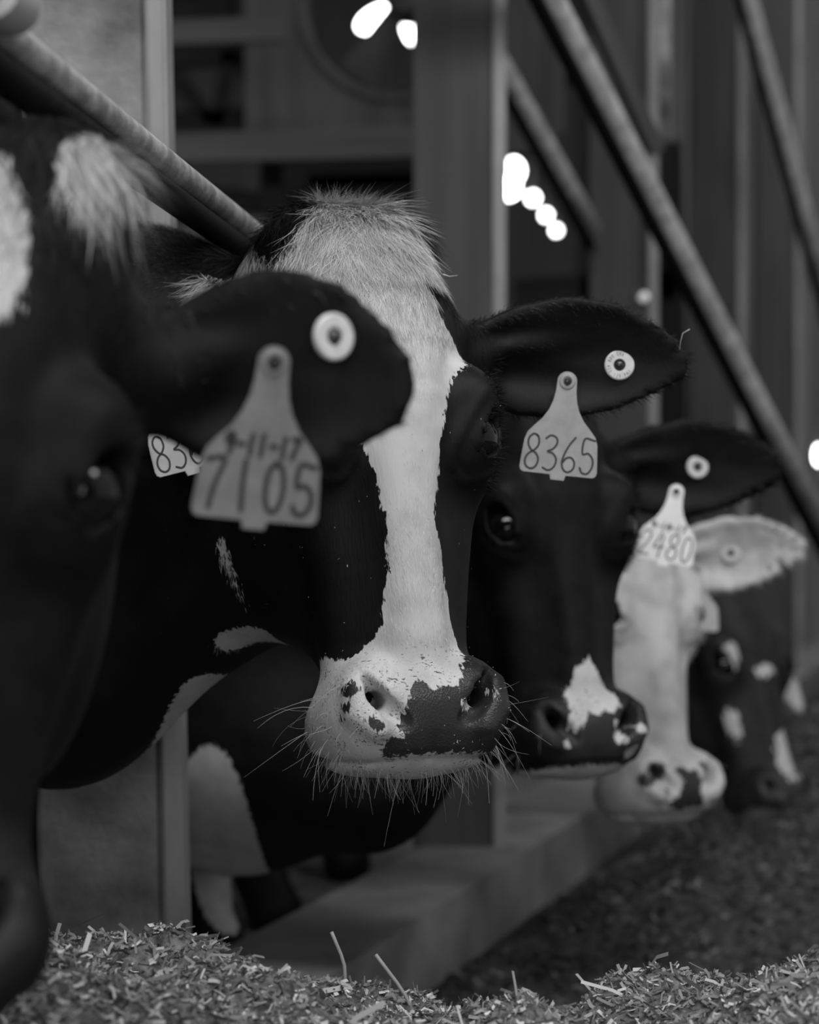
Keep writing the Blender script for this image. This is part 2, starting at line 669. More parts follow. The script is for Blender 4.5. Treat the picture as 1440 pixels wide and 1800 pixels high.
def strands(rng, root, nrm, flow, length, width, lift, curl, white, tone, segs=2):
    """hair mesh: flat tapering ribbons lying along 'flow', lifted off the skin by 'lift' (0..1)"""
    n = len(root)
    t = flow - nrm * (flow * nrm).sum(1)[:, None]
    t /= np.linalg.norm(t, axis=1)[:, None] + 1e-9
    side = np.cross(nrm, t)
    t = t + side * rng.normal(0, curl, n)[:, None]
    t /= np.linalg.norm(t, axis=1)[:, None]
    side = np.cross(nrm, t) + nrm * rng.normal(0, .35, n)[:, None]
    side /= np.linalg.norm(side, axis=1)[:, None]
    bend = rng.normal(0, curl, n)
    verts, faces = [], []
    nv = 2 * segs + 1
    out = np.zeros((n, nv, 3))
    for k in range(segs + 1):
        s = k / segs
        c = root + t * (length * s)[:, None] + nrm * (length * lift * (s - .55 * s * s) - .0008)[:, None] \
            + side * (length * bend * s * s * .6)[:, None]
        w = width * (1 - .75 * s)
        if k < segs:
            out[:, 2 * k] = c - side * w[:, None]
            out[:, 2 * k + 1] = c + side * w[:, None]
        else:
            out[:, 2 * k] = c
    tri = []
    for k in range(segs - 1):
        a = 2 * k
        tri += [(a, a + 1, a + 3), (a, a + 3, a + 2)]
    a = 2 * (segs - 1)
    tri.append((a, a + 1, a + 2))
    tri = np.array(tri)
    Fh = (np.arange(n)[:, None, None] * nv + tri[None]).reshape(-1, 3)
    me = mesh_np('hair', out.reshape(-1, 3), Fh)
    attr(me, 'white', np.repeat(white, nv))
    attr(me, 'tone', np.repeat(tone, nv))
    return me


def sample_surface(rng, V, F, N, dens, count):
    """random points on the quads, weighted by area times dens (per vertex)"""
    a = np.linalg.norm(np.cross(V[F[:, 2]] - V[F[:, 0]], V[F[:, 3]] - V[F[:, 1]]), axis=1)
    w = a * dens[F].mean(1)
    i = rng.choice(len(F), count, p=w / w.sum())
    f = F[i]
    u, v = rng.random(count)[:, None], rng.random(count)[:, None]

    def mixq(A):
        return (A[f[:, 0]] * (1 - u) + A[f[:, 1]] * u) * (1 - v) + (A[f[:, 3]] * (1 - u) + A[f[:, 2]] * u) * v
    n = mixq(N)
    return mixq(V), n / (np.linalg.norm(n, axis=1)[:, None] + 1e-9)


def tubes(paths, radii, sides=4):
    """thin tapering tubes along point lists, one mesh"""
    Vs, Fs = [], []
    b = 0
    for pts, r in zip(paths, radii):
        pts = np.asarray(pts, float)
        m = len(pts)
        T = np.gradient(pts, axis=0)
        T /= np.linalg.norm(T, axis=1)[:, None] + 1e-12
        ref = np.array([.31, .21, .93]) if abs(T[0, 2]) < .9 else np.array([.93, .21, .31])
        A = np.cross(T, ref)
        A /= np.linalg.norm(A, axis=1)[:, None]
        Bn = np.cross(T, A)
        rr = r * np.linspace(1, .25, m)
        for k in range(sides):
            th = 2 * math.pi * k / sides
            Vs.append(pts + (A * math.cos(th) + Bn * math.sin(th)) * rr[:, None])
        base = b
        for k in range(sides):
            k2 = (k + 1) % sides
            for j in range(m - 1):
                Fs.append((base + k * m + j, base + k * m + j + 1, base + k2 * m + j + 1, base + k2 * m + j))
        b += sides * m
    return mesh_np('tubes', np.concatenate(Vs), np.array(Fs))


EYE_MAT = None


def make_eye():
    """eyeball with a dark iris ring and a clear bulging cornea shape"""
    bm = bmesh.new()
    bmesh.ops.create_uvsphere(bm, u_segments=32, v_segments=24, radius=EYE_R)
    me = bpy.data.meshes.new('eye')
    for v in bm.verts:                      # flatten the pole a little where the cornea sits
        v.co = v.co * (1.0 + .02 * max(0, v.co.x / EYE_R) ** 6)
    bm.to_mesh(me)
    bm.free()
    me.polygons.foreach_set('use_smooth', [True] * len(me.polygons))
    return me


def build_cow(cfg, label):
    rng = np.random.default_rng(cfg['seed'])
    f = cow_sdf(cfg)
    h = cfg['h']
    R = cfg['R']
    o = np.array(cfg['pos'])
    bo = cfg['body']
    ca, sa = math.cos(cfg['heading']), math.sin(cfg['heading'])
    c = []
    for bx in (-.35, 2.05):                 # box round the whole animal, in the head frame
        for by in (-.42, .42):
            for wz in (-o[2] - .05, .80):
                c.append(np.array([bo[0] + ca * bx - sa * by, bo[1] + sa * bx + ca * by, wz]) @ R)
    c = np.array(c)
    lo, hi = c.min(0), c.max(0)
    xs = axis_grid(min(lo[0], -.40), -.13, .13, max(hi[0], .40), h, hmax=cfg.get('hmax', .03), grow=cfg.get('grow', 1.05))
    ys = axis_grid(min(lo[1], -.10), -.03, .15, max(hi[1], .3), h, hmax=cfg.get('hmax', .03), grow=1.07)
    zs = axis_grid(min(lo[2], -.42), -.33, .27, max(hi[2], .3), h, hmax=cfg.get('hmax', .03), grow=1.07)
    V, F = polygonize(f, xs, ys, zs)
    Wd = V @ R.T + o
    white = cfg['coat'](V, Wd)
    u, v = unwrap(V)
    skin = np.clip(1.3 - np.sqrt((u / .06) ** 2 + ((v + .255) / .042) ** 2), 0, .35) / .35 * (V[:, 1] < .06)
    root = new_obj('cow', None, label=label, cat='cow', group='cows in the feed row')
    M = Matrix(R.tolist()).to_4x4()
    M.translation = Vector(o)
    root.matrix_world = M
    root.empty_display_size = .1
    me = mesh_np('body', V, F)
    attr(me, 'white', white)
    attr(me, 'skin', skin)
    attr(me, 'dirt', np.clip((-.185 - V[:, 2]) / .02, 0, 1) * (V[:, 1] < .2) * .85)
    new_obj('body', me, cfg['mat'], root)
    em = make_eye()
    em.materials.append(MAT_EYE)
    for s in (1, -1):
        eo = new_obj('eye', em, None, root)
        X = np.array([s, 1, 1])
        eo.location = EYE_C * X
        eo.rotation_euler = Vector(EYE_N * X).to_track_quat('X', 'Z').to_euler()
    cfg['V'], cfg['F'], cfg['root'] = V, F, root
    N = vert_normals(V, F)
    # --- short coat and crest
    hc = cfg.get('hair')
    if hc:
        near = (np.abs(V[:, 0]) < .40) & (V[:, 1] < hc.get('ymax', .3)) & (V[:, 2] > -.36) & (V[:, 1] > -.2)
        e = (np.abs(V) * [1, 1, 1])
        eyed = np.linalg.norm(np.stack([np.abs(V[:, 0]), V[:, 1], V[:, 2]], 1) - (EYE_C + EYE_N * .02), axis=1)
        nose = np.clip((np.sqrt((u / .062) ** 2 + ((v + .262) / .042) ** 2) - .9) / .3, .0, 1)
        dens = near * np.clip((eyed - .026) / .03, 0, 1) ** 2 * nose * np.where(white > -.004, hc['dw'], hc['db'])
        dens = dens * np.where(v < -.19, .6, 1) * np.where(np.abs(V[:, 0]) > .13, 2.0, 1)
        seen = ((np.array([0, 0, CAM_H]) - Wd) * (N @ R.T)).sum(1) > -.35
        dens = dens * np.where(seen, 1, .15) + 1e-9 * near
        p, n = sample_surface(rng, V, F, N, dens, hc['n'])
        wsd = cfg['coat'](p, p @ R.T + o) + rng.normal(0, .0022, len(p))
        pu, pv = unwrap(p)
        flow = p - np.array([.012, .17, .285])
        flow[:, 2] -= .03
        onear = np.abs(p[:, 0]) > .13
        flow[onear] = np.stack([np.sign(p[onear, 0]), np.full(onear.sum(), .1), np.full(onear.sum(), -.25)], 1)
        L = np.interp(p[:, 2], [-.30, -.24, -.18, -.05, .08, .15, .19, .24], np.array([.005, .006, .008, .012, .014, .022, .036, .046]) * hc.get('len', 1))
        ed = np.linalg.norm(np.stack([np.abs(p[:, 0]), p[:, 1], p[:, 2]], 1) - (EYE_C + EYE_N * .02), axis=1)
        L = np.where(onear, .011, L) * np.clip(ed / .15, .18, 1) * np.where(wsd > 0, 1, np.where(p[:, 2] > .14, .8, .62)) * rng.uniform(.6, 1.25, len(p))
        lift = np.interp(p[:, 2], [-.2, .1, .2, .25], [.22, .24, .32, .5]) * np.where(wsd > 0, 1, .7)
        cell = np.floor(p * 110).astype(int)          # hair parts into locks
        hsh = ((cell[:, 0] * 73856093) ^ (cell[:, 1] * 19349663) ^ (cell[:, 2] * 83492791)) & 1023
        rnd = np.random.default_rng(1).random((1024, 4))
        amt = np.interp(p[:, 2], [.05, .15], [.12, .45])[:, None]
        flow = flow / (np.linalg.norm(flow, axis=1)[:, None] + 1e-9) + (rnd[hsh][:, :3] - .5) * amt
        lock = .74 + .42 * rnd[hsh][:, 3]
        me = strands(rng, p, n, flow, L, np.full(len(p), hc.get('w', .0003)), lift, np.where(p[:, 2] > .13, .28, .14),
                     (wsd > 0).astype(float), np.where(wsd > 0, rng.uniform(.72, 1.08, len(p)) * np.where(p[:, 2] > .12, lock, 1), rng.uniform(.3, 2.4, len(p)) * np.where(onear, 2.6, 1) * np.where(rng.random(len(p)) < .15, 4, 1)), segs=hc.get('segs', 2))  # black hairs toned paler, most on the ears, to paint in coat sheen
        ho = new_obj('coat_hair', me, MAT_HAIR, root, kind='stuff')
        # --- fringe along the ear edges
    ef = cfg.get('ear_hair')
    if ef:
        P0, N0, Fl, Ln = [], [], [], []
        for side in (1, -1):
            en = cfg['ears'][side]
            fr = frame(np.asarray(en['dir']) @ R, np.asarray(en['nrm']) @ R)
            b = np.array(en['base'])
            m = np.linalg.norm(V - b, axis=1) < en['len'] + .02
            Q = (V[m] - b) @ fr
            uu = Q[:, 0] / en['len']
            vv = Q[:, 1] + en.get('droop', 0) * en['len'] * (np.clip(uu, 0, 1) - .3) ** 2
            rim = (np.abs(N[m] @ fr[:, 2]) < .6) & (uu > .12)
            idx = np.nonzero(m)[0][rim]
            pick = rng.choice(idx, ef)
            P0.append(V[pick] + rng.normal(0, .0015, (ef, 3)))
            N0.append(np.tile(fr[:, 2], (ef, 1)))
            q = (V[pick] - b) @ fr
            Fl.append(N[pick] * .7 + fr[:, 0] * .7 + rng.normal(0, .25, (ef, 3)))
            Ln.append(np.where(q[:, 1] < 0, .010, .005) * rng.uniform(.4, 1.2, ef))
        p = np.concatenate(P0)
        wsd = cfg['coat'](p, p @ R.T + o)
        me = strands(rng, p, np.concatenate(N0), np.concatenate(Fl), np.concatenate(Ln), np.full(len(p), .00022), 0.05, .2,
                     np.maximum((wsd > 0).astype(float), 0), rng.uniform(.7, 1.6, len(p)))
        new_obj('ear_fringe', me, MAT_HAIR, root, kind='stuff')
    # --- whiskers
    nw = cfg.get('whiskers', 0)
    if nw:
        paths, rad = [], []
        z0 = -.24
        reg = (V[:, 2] < -.215) & (np.abs(V[:, 0]) < .1) & (V[:, 1] < .13)
        chin = (V[:, 2] < -.277) & (V[:, 1] > .03)
        prob = np.where(chin, 2.2, np.where((np.abs(V[:, 0]) > .058) & (V[:, 2] < -.225), .5, .0)) * reg
        pick = rng.choice(len(V), nw, p=prob / prob.sum())
        for i in pick:
            ch = chin[i]
            d = N[i] * .8 + np.array([np.sign(V[i, 0]) * .25, -.25, -.35 if not ch else -.9])
            d = d / np.linalg.norm(d) + rng.normal(0, .2, 3)
            L = rng.uniform(.006, .017) * (1.7 if rng.random() < .15 else 1) if ch else rng.uniform(.008, .024) * (1.9 if rng.random() < .2 else 1)
            t = np.linspace(0, 1, 7)[:, None]
            bend = np.array([0, 0, -.45]) + rng.normal(0, .35, 3)
            paths.append(V[i] + d * L * t + bend * L * t ** 2)
            rad.append(rng.uniform(.00014, .00026))
        new_obj('whiskers', tubes(paths, rad), MAT_WHISKER, root, kind='stuff')
    return cfg
# ------------------------------------------------------------------ the herd
MAT_EYE = mat_plain('wet_eye', .003, .03, .35)
MAT_HAIR = mat_hair('coat_hair', .0035, .56)
MAT_WHISKER = mat_plain('whisker', .42, .45, .4)


def ell_sd(p, c, r):
    return -ell(p, np.asarray(c, float), np.asarray(r, float))


def seg_sd(p, a, b, r):
    return -cone(p, np.asarray(a, float), np.asarray(b, float), r, r)


def mk(yaw, pitch, roll, pos, **kw):
    c = dict(R=euler_R(yaw, pitch, roll), pos=np.array(pos), h=.006, seed=3,
             heading=math.radians(163), body=(-.80, .50, .02),
             upper=[((-.03, .17, .07), .07), ((-.30, .27, .06), .135)],
             lower=[((-.05, .17, -.07), .07), ((-.36, .30, -.245), .09)],
             ears={1: dict(base=(.098, .14, .108), dir=(1, .05, .03), nrm=(0, -1, -.2), len=.25, wid=.062, cup=.02, droop=.1),
                   -1: dict(base=(-.098, .14, .108), dir=(-1, .05, -.25), nrm=(.1, -1, -.2), len=.22, wid=.058, cup=.02, droop=.1)})
    c.update(kw)
    return c


# --- cow with the white blaze
BLAZE = [(-.20, .20), (-.16, .21), (-.12, .20), (-.085, .205), (-.06, .235), (-.04, .275), (-.005, .275), (.008, .215), (.018, .196), (.032, .186),
         (.042, .165), (.048, .15), (.052, .138), (.056, .122), (.064, .108), (.082, .096), (.084, .085), (.0793, .077), (.0483, .0526), (.0409, .035), (.0359, .0091),
         (.0311, -.0101), (.0295, -.0402), (.0257, -.0563), (.020, -.0707), (.0217, -.0879), (.0303, -.1085), (.0329, -.1306),
         (.0397, -.1493), (.0413, -.1692), (.0499, -.1839), (.0560, -.1894), (.0469, -.2011), (.0321, -.2123), (.029, -.224), (.0201, -.2328),
         (.013, -.2315), (.006, -.2325), (-.0003, -.237), (-.0032, -.2278), (-.0112, -.2264), (-.0187, -.234), (-.0214, -.2511), (-.0268, -.2555), (-.0304, -.265),
         (-.0233, -.2699), (-.0257, -.2759), (-.0349, -.273), (-.0412, -.2808), (-.045, -.2919), (-.045, -.34), (-.12, -.34), (-.20, -.27), (-.195, -.20), (-.155, -.19),
         (-.105, -.192), (-.0875, -.1985), (-.067, -.1984), (-.0512, -.1865), (-.0428, -.1809), (-.0345, -.1709), (-.0313, -.1455),
         (-.0252, -.1248), (-.026, -.1028), (-.0251, -.0765), (-.0293, -.0624), (-.0282, -.053), (-.030, -.0375), (-.0376, -.0214),
         (-.0421, -.0069), (-.0529, .0185), (-.0667, .0568), (-.1088, .1011), (-.1441, .1373), (-.1843, .1716)]
NOSTRIL_SPOT = [(.0556, -.2349), (.040, -.240), (.0222, -.247), (.0290, -.2545), (.045, -.248)]
NOSE_SPOTS = [((-.062, -.231), .007), ((-.046, -.262), .006), ((-.066, -.247), .004), ((-.070, -.256), .0035)]


def coat_blaze(p, w):
    u, v = unwrap(p)
    s = poly_sd(u, v, BLAZE)
    s = np.maximum(s, poly_sd(u, v, NOSTRIL_SPOT))
    for (a, b), r in NOSE_SPOTS:
        s = np.minimum(s, np.hypot(u - a, v - b) - r)
    s = np.maximum(s, np.minimum(-.2895 - p[:, 2], .02))                  # pale lower lip and chin
    x, z = p[:, 0], p[:, 2]
    yb = np.interp(x, [-.12, -.088, -.078, -.067, -.040, -.024, 0, .026, .040, .060, .080], [.175, .140, .115, .094, .082, .125, .150, .130, .082, .068, .062])
    s = np.where(z > .155, np.minimum(yb - p[:, 1], .05), s)
    for cx, cy, r in ((-.064, .108, .036), (.066, .095, .032)):      # black tufts over the horn buds
        s = np.minimum(s, np.sqrt((x - cx) ** 2 + (p[:, 1] - cy) ** 2 + ((z - .226) * .9) ** 2) - r)
    s = np.where((p[:, 1] > .215) | (np.abs(x) > .13), -.05, s)
    s = np.maximum(s, seg_sd(w, P(376, 950, 2.04), P(418, 1078, 2.04), .008))
    s = np.maximum(s, seg_sd(w, P(405, 1122, 2.10), P(470, 1128, 2.06), .015))
    s = np.maximum(s, seg_sd(w, P(90, 1390, 2.30), P(345, 1185, 2.16), .030))
    s = np.maximum(s, ell_sd(w, (-1.9, 2.7, .9), (.35, .5, .5)))
    return s


COWS = {}
COWS['b'] = build_cow(mk(22, -13, 0, P(719, 754, 1.93), h=.0034, seed=11, hmax=.025,
                         mat=mat_coat('coat_blaze', .004, .48, edge=.0035, rough=.58, spec=.17), coat=coat_blaze,
                         hair=dict(n=125000, dw=2.6, db=.8, w=.00028), ear_hair=2600, whiskers=330),
                      'black Holstein cow with a white blaze facing the camera, in sharp focus')

# --- near cow, mostly cut off by the left edge of the view
def coat_near(p, w):
    u, v = unwrap(p)
    s = poly_sd(u, v, [(-.06, .05), (.010, .075), (.030, .11), (.035, .15), (.02, .20), (-.06, .22)])
    s = np.where((p[:, 1] > .16) | (np.abs(p[:, 0]) > .13), -.05, s)
    s = np.maximum(s, ell_sd(w, P(185, 340, 1.40), (.022, .14, .030)))
    s = np.maximum(s, ell_sd(w, (-1.5, 1.9, .8), (.4, .5, .4)))
    return s


COWS['a'] = build_cow(mk(9, -9, 6, P(-98, 828, 1.20), h=.006, seed=5,
                         upper=[((-.03, .17, .09), .08), ((-.30, .27, .16), .14)], body=(-.80, .50, .10),
                         mat=mat_coat('coat_near', .006, .42, rough=.62, spec=.09), coat=coat_near,
                         ears={1: dict(base=(.098, .14, .098), dir=(1, -.05, .02), nrm=(.1, -1, .0), len=.188, wid=.069, cup=.016, droop=.16),
                               -1: dict(base=(-.098, .14, .108), dir=(-1, .05, -.25), nrm=(.1, -1, -.2), len=.22, wid=.058, cup=.02, droop=.1)},
                         hair=dict(n=26000, dw=2.0, db=1.0, w=.0005, len=1.25, ymax=.42), ear_hair=200),
                      'dark cow cut off by the left edge, out of focus in front')


# --- black-faced cow behind the blaze
def coat_black(p, w):
    u, v = unwrap(p)
    s = poly_sd(u, v, [(.004, -.165), (.014, -.178), (.024, -.195), (.036, -.21), (.034, -.225), (.022, -.236), (.016, -.228), (.004, -.236), (-.006, -.23),
                       (-.012, -.245), (-.022, -.255), (-.030, -.250), (-.026, -.225), (-.030, -.205), (-.016, -.190), (-.012, -.175)])
    for (a, b), r in (((.030, -.262), .007), ((.045, -.280), .007), ((.026, -.246), .005), ((-.034, -.268), .004), ((.052, -.255), .006)):
        s = np.maximum(s, r - np.hypot(u - a, v - b))
    s = np.maximum(s, np.minimum(-.292 - p[:, 2], .02))
    s = np.where((p[:, 1] > .20) | (np.abs(p[:, 0]) > .13), -.05, s)
    s = np.maximum(s, seg_sd(w, P(1072, 760, 2.86), P(1092, 792, 2.86), .016))
    s = np.maximum(s, seg_sd(w, P(420, 1470, 3.0), P(680, 1340, 2.86), .035))
    s = np.maximum(s, ell_sd(w, P(400, 1430, 3.05), (.075, .3, .20)))
    s = np.maximum(s, ell_sd(w, (-1.6, 3.5, .9), (.3, .5, .4)))
    return s


COWS['c'] = build_cow(mk(22, -13, 0, P(1009, 918, 2.62), h=.0055, seed=6,
                         upper=[((-.03, .17, .07), .07), ((-.26, .26, .02), .13)],
                         lower=[((-.05, .17, -.09), .07), ((-.26, .24, -.33), .085)], body=(-.46, .38, -.08),
                         mat=mat_coat('coat_black', .006, .50, rough=.58, spec=.12), coat=coat_black,
                         ears={1: dict(base=(.098, .14, .100), dir=(1, .0, .03), nrm=(.1, -1, -.1), len=.262, wid=.066, cup=.018, droop=.06),
                               -1: dict(base=(-.098, .14, .108), dir=(-1, .05, -.25), nrm=(.1, -1, -.2), len=.22, wid=.058, cup=.02, droop=.1)},
                         hair=dict(n=22000, dw=2.0, db=.8, w=.0005), ear_hair=1500, whiskers=70),
                      'black-faced cow with a white patch on its muzzle, behind the blazed cow')


# --- white-faced cow
def coat_white(p, w):
    u, v = unwrap(p)
    s = np.full(len(p), .03)
    nose = [(-.020, -.232), (-.006, -.228), (.006, -.236), (.016, -.232), (.020, -.25), (.018, -.268), (.030, -.285), (-.02, -.289), (-.035, -.282), (-.018, -.268), (-.010, -.25)]
    s = np.minimum(s, -poly_sd(u, v, nose))
    for (a, b), r in (((-.045, -.232), .013), ((-.060, -.245), .010), ((.040, -.236), .009), ((.030, -.226), .005), ((-.035, -.262), .005)):
        s = np.minimum(s, np.hypot(u - a, v - b) - r)
    s = np.where(w[:, 1] > 3.55, -.03, s)
    s = np.where((np.abs(p[:, 0]) < .115) & (p[:, 2] > .05), np.minimum(s, .088 - .25 * np.abs(p[:, 0]) - p[:, 2]), s)
    s = np.where((np.abs(p[:, 0]) < .12) & (p[:, 1] > .24), -.03, s)
    return s


COWS['d'] = build_cow(mk(34, -14, 2, P(1168, 1070, 3.12), h=.006, seed=7,
                         mat=mat_coat('coat_white', .012, .52, rough=.6, dirty=.35), coat=coat_white, body=(-.62, .60, .10),
                         lower=[((-.05, .17, -.09), .07), ((-.22, .34, -.16), .085)],
                         ears={1: dict(base=(.098, .14, .100), dir=(1, .0, .12), nrm=(.1, -1, -.1), len=.255, wid=.060, cup=.020, droop=.06),
                               -1: dict(base=(-.098, .14, .108), dir=(-1, .05, -.25), nrm=(.1, -1, -.2), len=.22, wid=.058, cup=.02, droop=.1)},
                         hair=dict(n=14000, dw=1.0, db=.6, w=.0006), ear_hair=1000, whiskers=60),
                      'white-faced cow with a dark spotted nose, beyond the black-faced cow')


# --- last cow in view
def coat_far(p, w):
    u, v = unwrap(p)
    s = np.full(len(p), -.03)
    s = np.maximum(s, .020 - np.hypot((u - .004) / 1.0, (v + .185) / 2.4))
    s = np.maximum(s, .013 - np.hypot(u + .062, (v - .015) / 1.6))
    s = np.maximum(s, .016 - np.hypot(u + .085, (v + .11) / 2.0))
    s = np.maximum(s, .011 - np.hypot((u + .005) / 1.8, v + .02))
    s = np.where(p[:, 0] > .125, .03, s)
    return s


COWS['e'] = build_cow(mk(34, -18, 0, P(1345, 1160, 4.10), h=.009, seed=8,
                         mat=mat_coat('coat_far', .012, .48, rough=.6, edge=.008, fuzz=120), coat=coat_far, body=(-.62, .42, .12),
                         lower=[((-.05, .17, -.09), .07), ((-.22, .24, -.16), .085)],
                         ears={1: dict(base=(.098, .13, .110), dir=(.50, -.1, -.85), nrm=(.6, -1, .2), len=.22, wid=.036, cup=.012, droop=.0),
                               -1: dict(base=(-.098, .14, .108), dir=(-1, .05, -.25), nrm=(.1, -1, -.2), len=.22, wid=.058, cup=.02, droop=.1)}),
                      'black cow with white streaks at the far right end of the row')

# ------------------------------------------------------------------ ear tags
MAT_TAG = {'grey': mat_noise('tag_plastic_grey', .26, .33, 60, .5, spec=.35),
           'dim': mat_noise('tag_plastic_dim', .15, .20, 60, .5, spec=.35),
           'white': mat_noise('tag_plastic_white', .74, .82, 60, .5, spec=.35),
           'pale': mat_noise('tag_plastic_pale', .36, .42, 60, .5, spec=.35)}
MAT_INK = mat_plain('marker_ink', .030, .5)
MAT_STUD = mat_plain('tag_stud', .022, .3, .6)
MAT_BUTTON = mat_noise('button_plastic', .50, .60, 120, .4)

GLYPH = {  # hand-drawn numerals, strokes in a 1 wide x 2 tall box, origin top left, y down
    '8': [[(.82, .12), (.5, -.02), (.18, .2), (.12, .55), (.35, .9), (.75, 1.1), (.95, 1.45), (.8, 1.85), (.45, 2.0), (.1, 1.85), (.0, 1.5), (.2, 1.15), (.6, .92), (.88, .6), (.86, .2), (.7, .02)]],
    '3': [[(.05, .18), (.4, -.02), (.8, .1), (.88, .42), (.62, .75), (.25, .92), (.65, 1.02), (.92, 1.35), (.8, 1.78), (.42, 2.0), (0, 1.88)]],
    '6': [[(.85, -.02), (.45, .45), (.15, 1.0), (.02, 1.5), (.2, 1.9), (.55, 2.0), (.88, 1.78), (.92, 1.4), (.65, 1.15), (.3, 1.22), (.1, 1.45)]],
    '5': [[(.95, .05), (.2, .0), (.12, .85), (.55, .82), (.9, 1.15), (.9, 1.6), (.6, 1.98), (.2, 1.95), (.02, 1.68)]],
    '7': [[(.02, .08), (.85, .0), (.6, .8), (.42, 1.4), (.32, 2.0)]],
    '1': [[(.42, 0), (.40, 1.0), (.46, 2.0)]],
    '0': [[(.5, 0), (.18, .3), (.05, 1.0), (.18, 1.7), (.5, 2.0), (.82, 1.7), (.95, 1.0), (.82, .3), (.5, 0)]],
    '4': [[(.55, 0), (.25, .6), (.0, 1.2), (.5, 1.18), (1.0, 1.12)], [(.75, .25), (.66, 1.1), (.6, 2.0)]],
    '2': [[(.05, .35), (.35, 0), (.8, .15), (.85, .6), (.5, 1.2), (.05, 1.95), (.5, 1.88), (.98, 1.9)]],
    '9': [[(.85, .4), (.5, .0), (.1, .3), (.15, .8), (.55, .95), (.85, .6), (.85, .2), (.8, 1.0), (.6, 2.0)]],
    '-': [[(.2, 1.0), (.8, 1.0)]],
    '/': [[(.85, 0), (.1, 2.0)]],
}


def smooth_line(pts, n=6):
    pts = [np.array(p, float) for p in pts]
    if len(pts) < 3:
        return [pts[0] + (pts[1] - pts[0]) * t for t in np.linspace(0, 1, 4)]
    q = [2 * pts[0] - pts[1]] + pts + [2 * pts[-1] - pts[-2]]
    out = []
    for i in range(1, len(q) - 2):
        for t in np.linspace(0, 1, n, endpoint=False):
            a, b, c, d = q[i - 1], q[i], q[i + 1], q[i + 2]
            out.append(.5 * (2 * b + (c - a) * t + (2 * a - 5 * b + 4 * c - d) * t ** 2 + (3 * b - 3 * c + d - a) * t ** 3))
    out.append(pts[-1])
    return out


def stroke_mesh(lines, half, y):
    """pen strokes as flat ribbons with round ends lying in the plane y (front faces -y)"""
    bm = bmesh.new()
    for ln in lines:
        L = np.array(ln)
        T = np.gradient(L, axis=0)
        T /= np.linalg.norm(T, axis=1)[:, None] + 1e-9
        Nn = np.stack([-T[:, 1], T[:, 0]], 1)
        k = 4
        left, right = L + Nn * half, L - Nn * half
        cap0 = [L[0] + half * (math.cos(a) * Nn[0] - math.sin(a) * T[0]) for a in np.linspace(0, math.pi, k + 2)]
        cap1 = [L[-1] + half * (math.cos(a) * Nn[-1] + math.sin(a) * T[-1]) for a in np.linspace(0, math.pi, k + 2)]
        mkv = lambda p: bm.verts.new((p[0], y, p[1]))
        lv = [mkv(p) for p in left]
        rv = [mkv(p) for p in right]
        for i in range(len(L) - 1):
            bm.faces.new((lv[i], lv[i + 1], rv[i + 1], rv[i]))
        c0 = [mkv(p) for p in cap0]
        bm.faces.new(c0)
        c1 = [mkv(p) for p in cap1]
        bm.faces.new(c1)
    bmesh.ops.recalc_face_normals(bm, faces=bm.faces)
    me = bpy.data.meshes.new('writing')
    bm.to_mesh(me)
    bm.free()
    return me


def write_on(text, x0, ztop, w, h, gap, slant=0.0):
    """strokes of a hand-written line in tag coordinates (x right, z up)"""
    lines = []
    x = x0
    for ch in text:
        if ch != ' ':
            for st in GLYPH[ch]:
                lines.append([(x + (p[0] + slant * (1 - p[1] * .5)) * w, ztop - p[1] * .5 * h) for p in smooth_line(st)])
        x += w + gap
    return lines


def tag_outline():
    half = [(.0098, -.004), (.0102, -.011), (.0118, -.020), (.0150, -.029), (.0205, -.038), (.0280, -.046), (.0335, -.0525), (.0360, -.060),
            (.0370, -.070), (.0378, -.080), (.0383, -.087), (.0372, -.0905), (.0345, -.0922), (.0080, -.0925), (.0066, -.0975)]
    top = [(.0098 * math.sin(a), .0098 * math.cos(a)) for a in np.linspace(0, math.pi * .42, 6)]
    right = top + half
    left = [(-x, z) for x, z in right[::-1] if x > 1e-6]
    return right + left


def panel_mesh(outline, th, bevel=.0004):
    bm = bmesh.new()
    vs = [bm.verts.new((x, 0, z)) for x, z in outline]
    f = bm.faces.new(vs)
    ex = bmesh.ops.extrude_face_region(bm, geom=[f])
    bmesh.ops.translate(bm, vec=(0, th, 0), verts=[v for v in ex['geom'] if isinstance(v, bmesh.types.BMVert)])
    bmesh.ops.recalc_face_normals(bm, faces=bm.faces)
    edges = [e for e in bm.edges if e.calc_face_angle(0) > .9 and abs(e.verts[0].co.y - e.verts[1].co.y) < 1e-6]
    bmesh.ops.bevel(bm, geom=edges, offset=bevel, segments=2, affect='EDGES')
    me = bpy.data.meshes.new('tag_panel')
    bm.to_mesh(me)
    bm.free()
    return me


def lathe(profile, n=28):
    """profile (radius, y): surface of revolution about the y axis"""
    V, F = [], []
    for r, y in profile:
        for k in range(n):
            a = 2 * math.pi * k / n
            V.append((r * math.cos(a), y, r * math.sin(a)))
    for i in range(len(profile) - 1):
        for k in range(n):
            k2 = (k + 1) % n
            F.append((i * n + k, i * n + k2, (i + 1) * n + k2, (i + 1) * n + k))
    me = mesh_from('turned', V, F)
    me.set_sharp_from_angle(angle=math.radians(32))
    return me


def char_mesh(ch, size):
    cu = bpy.data.curves.new('print', 'FONT')
    cu.body = ch
    cu.size = size
    cu.align_x = 'CENTER'
    ob = bpy.data.objects.new('print', cu)
    COL.objects.link(ob)
    dg = bpy.context.evaluated_depsgraph_get()
    me = bpy.data.meshes.new_from_object(ob.evaluated_get(dg))
    co = [v.co.copy() for v in me.vertices]
    fs = [tuple(p.vertices) for p in me.polygons]
    bpy.data.objects.remove(ob)
    bpy.data.curves.remove(cu)
    bpy.data.meshes.remove(me)
    return co, fs


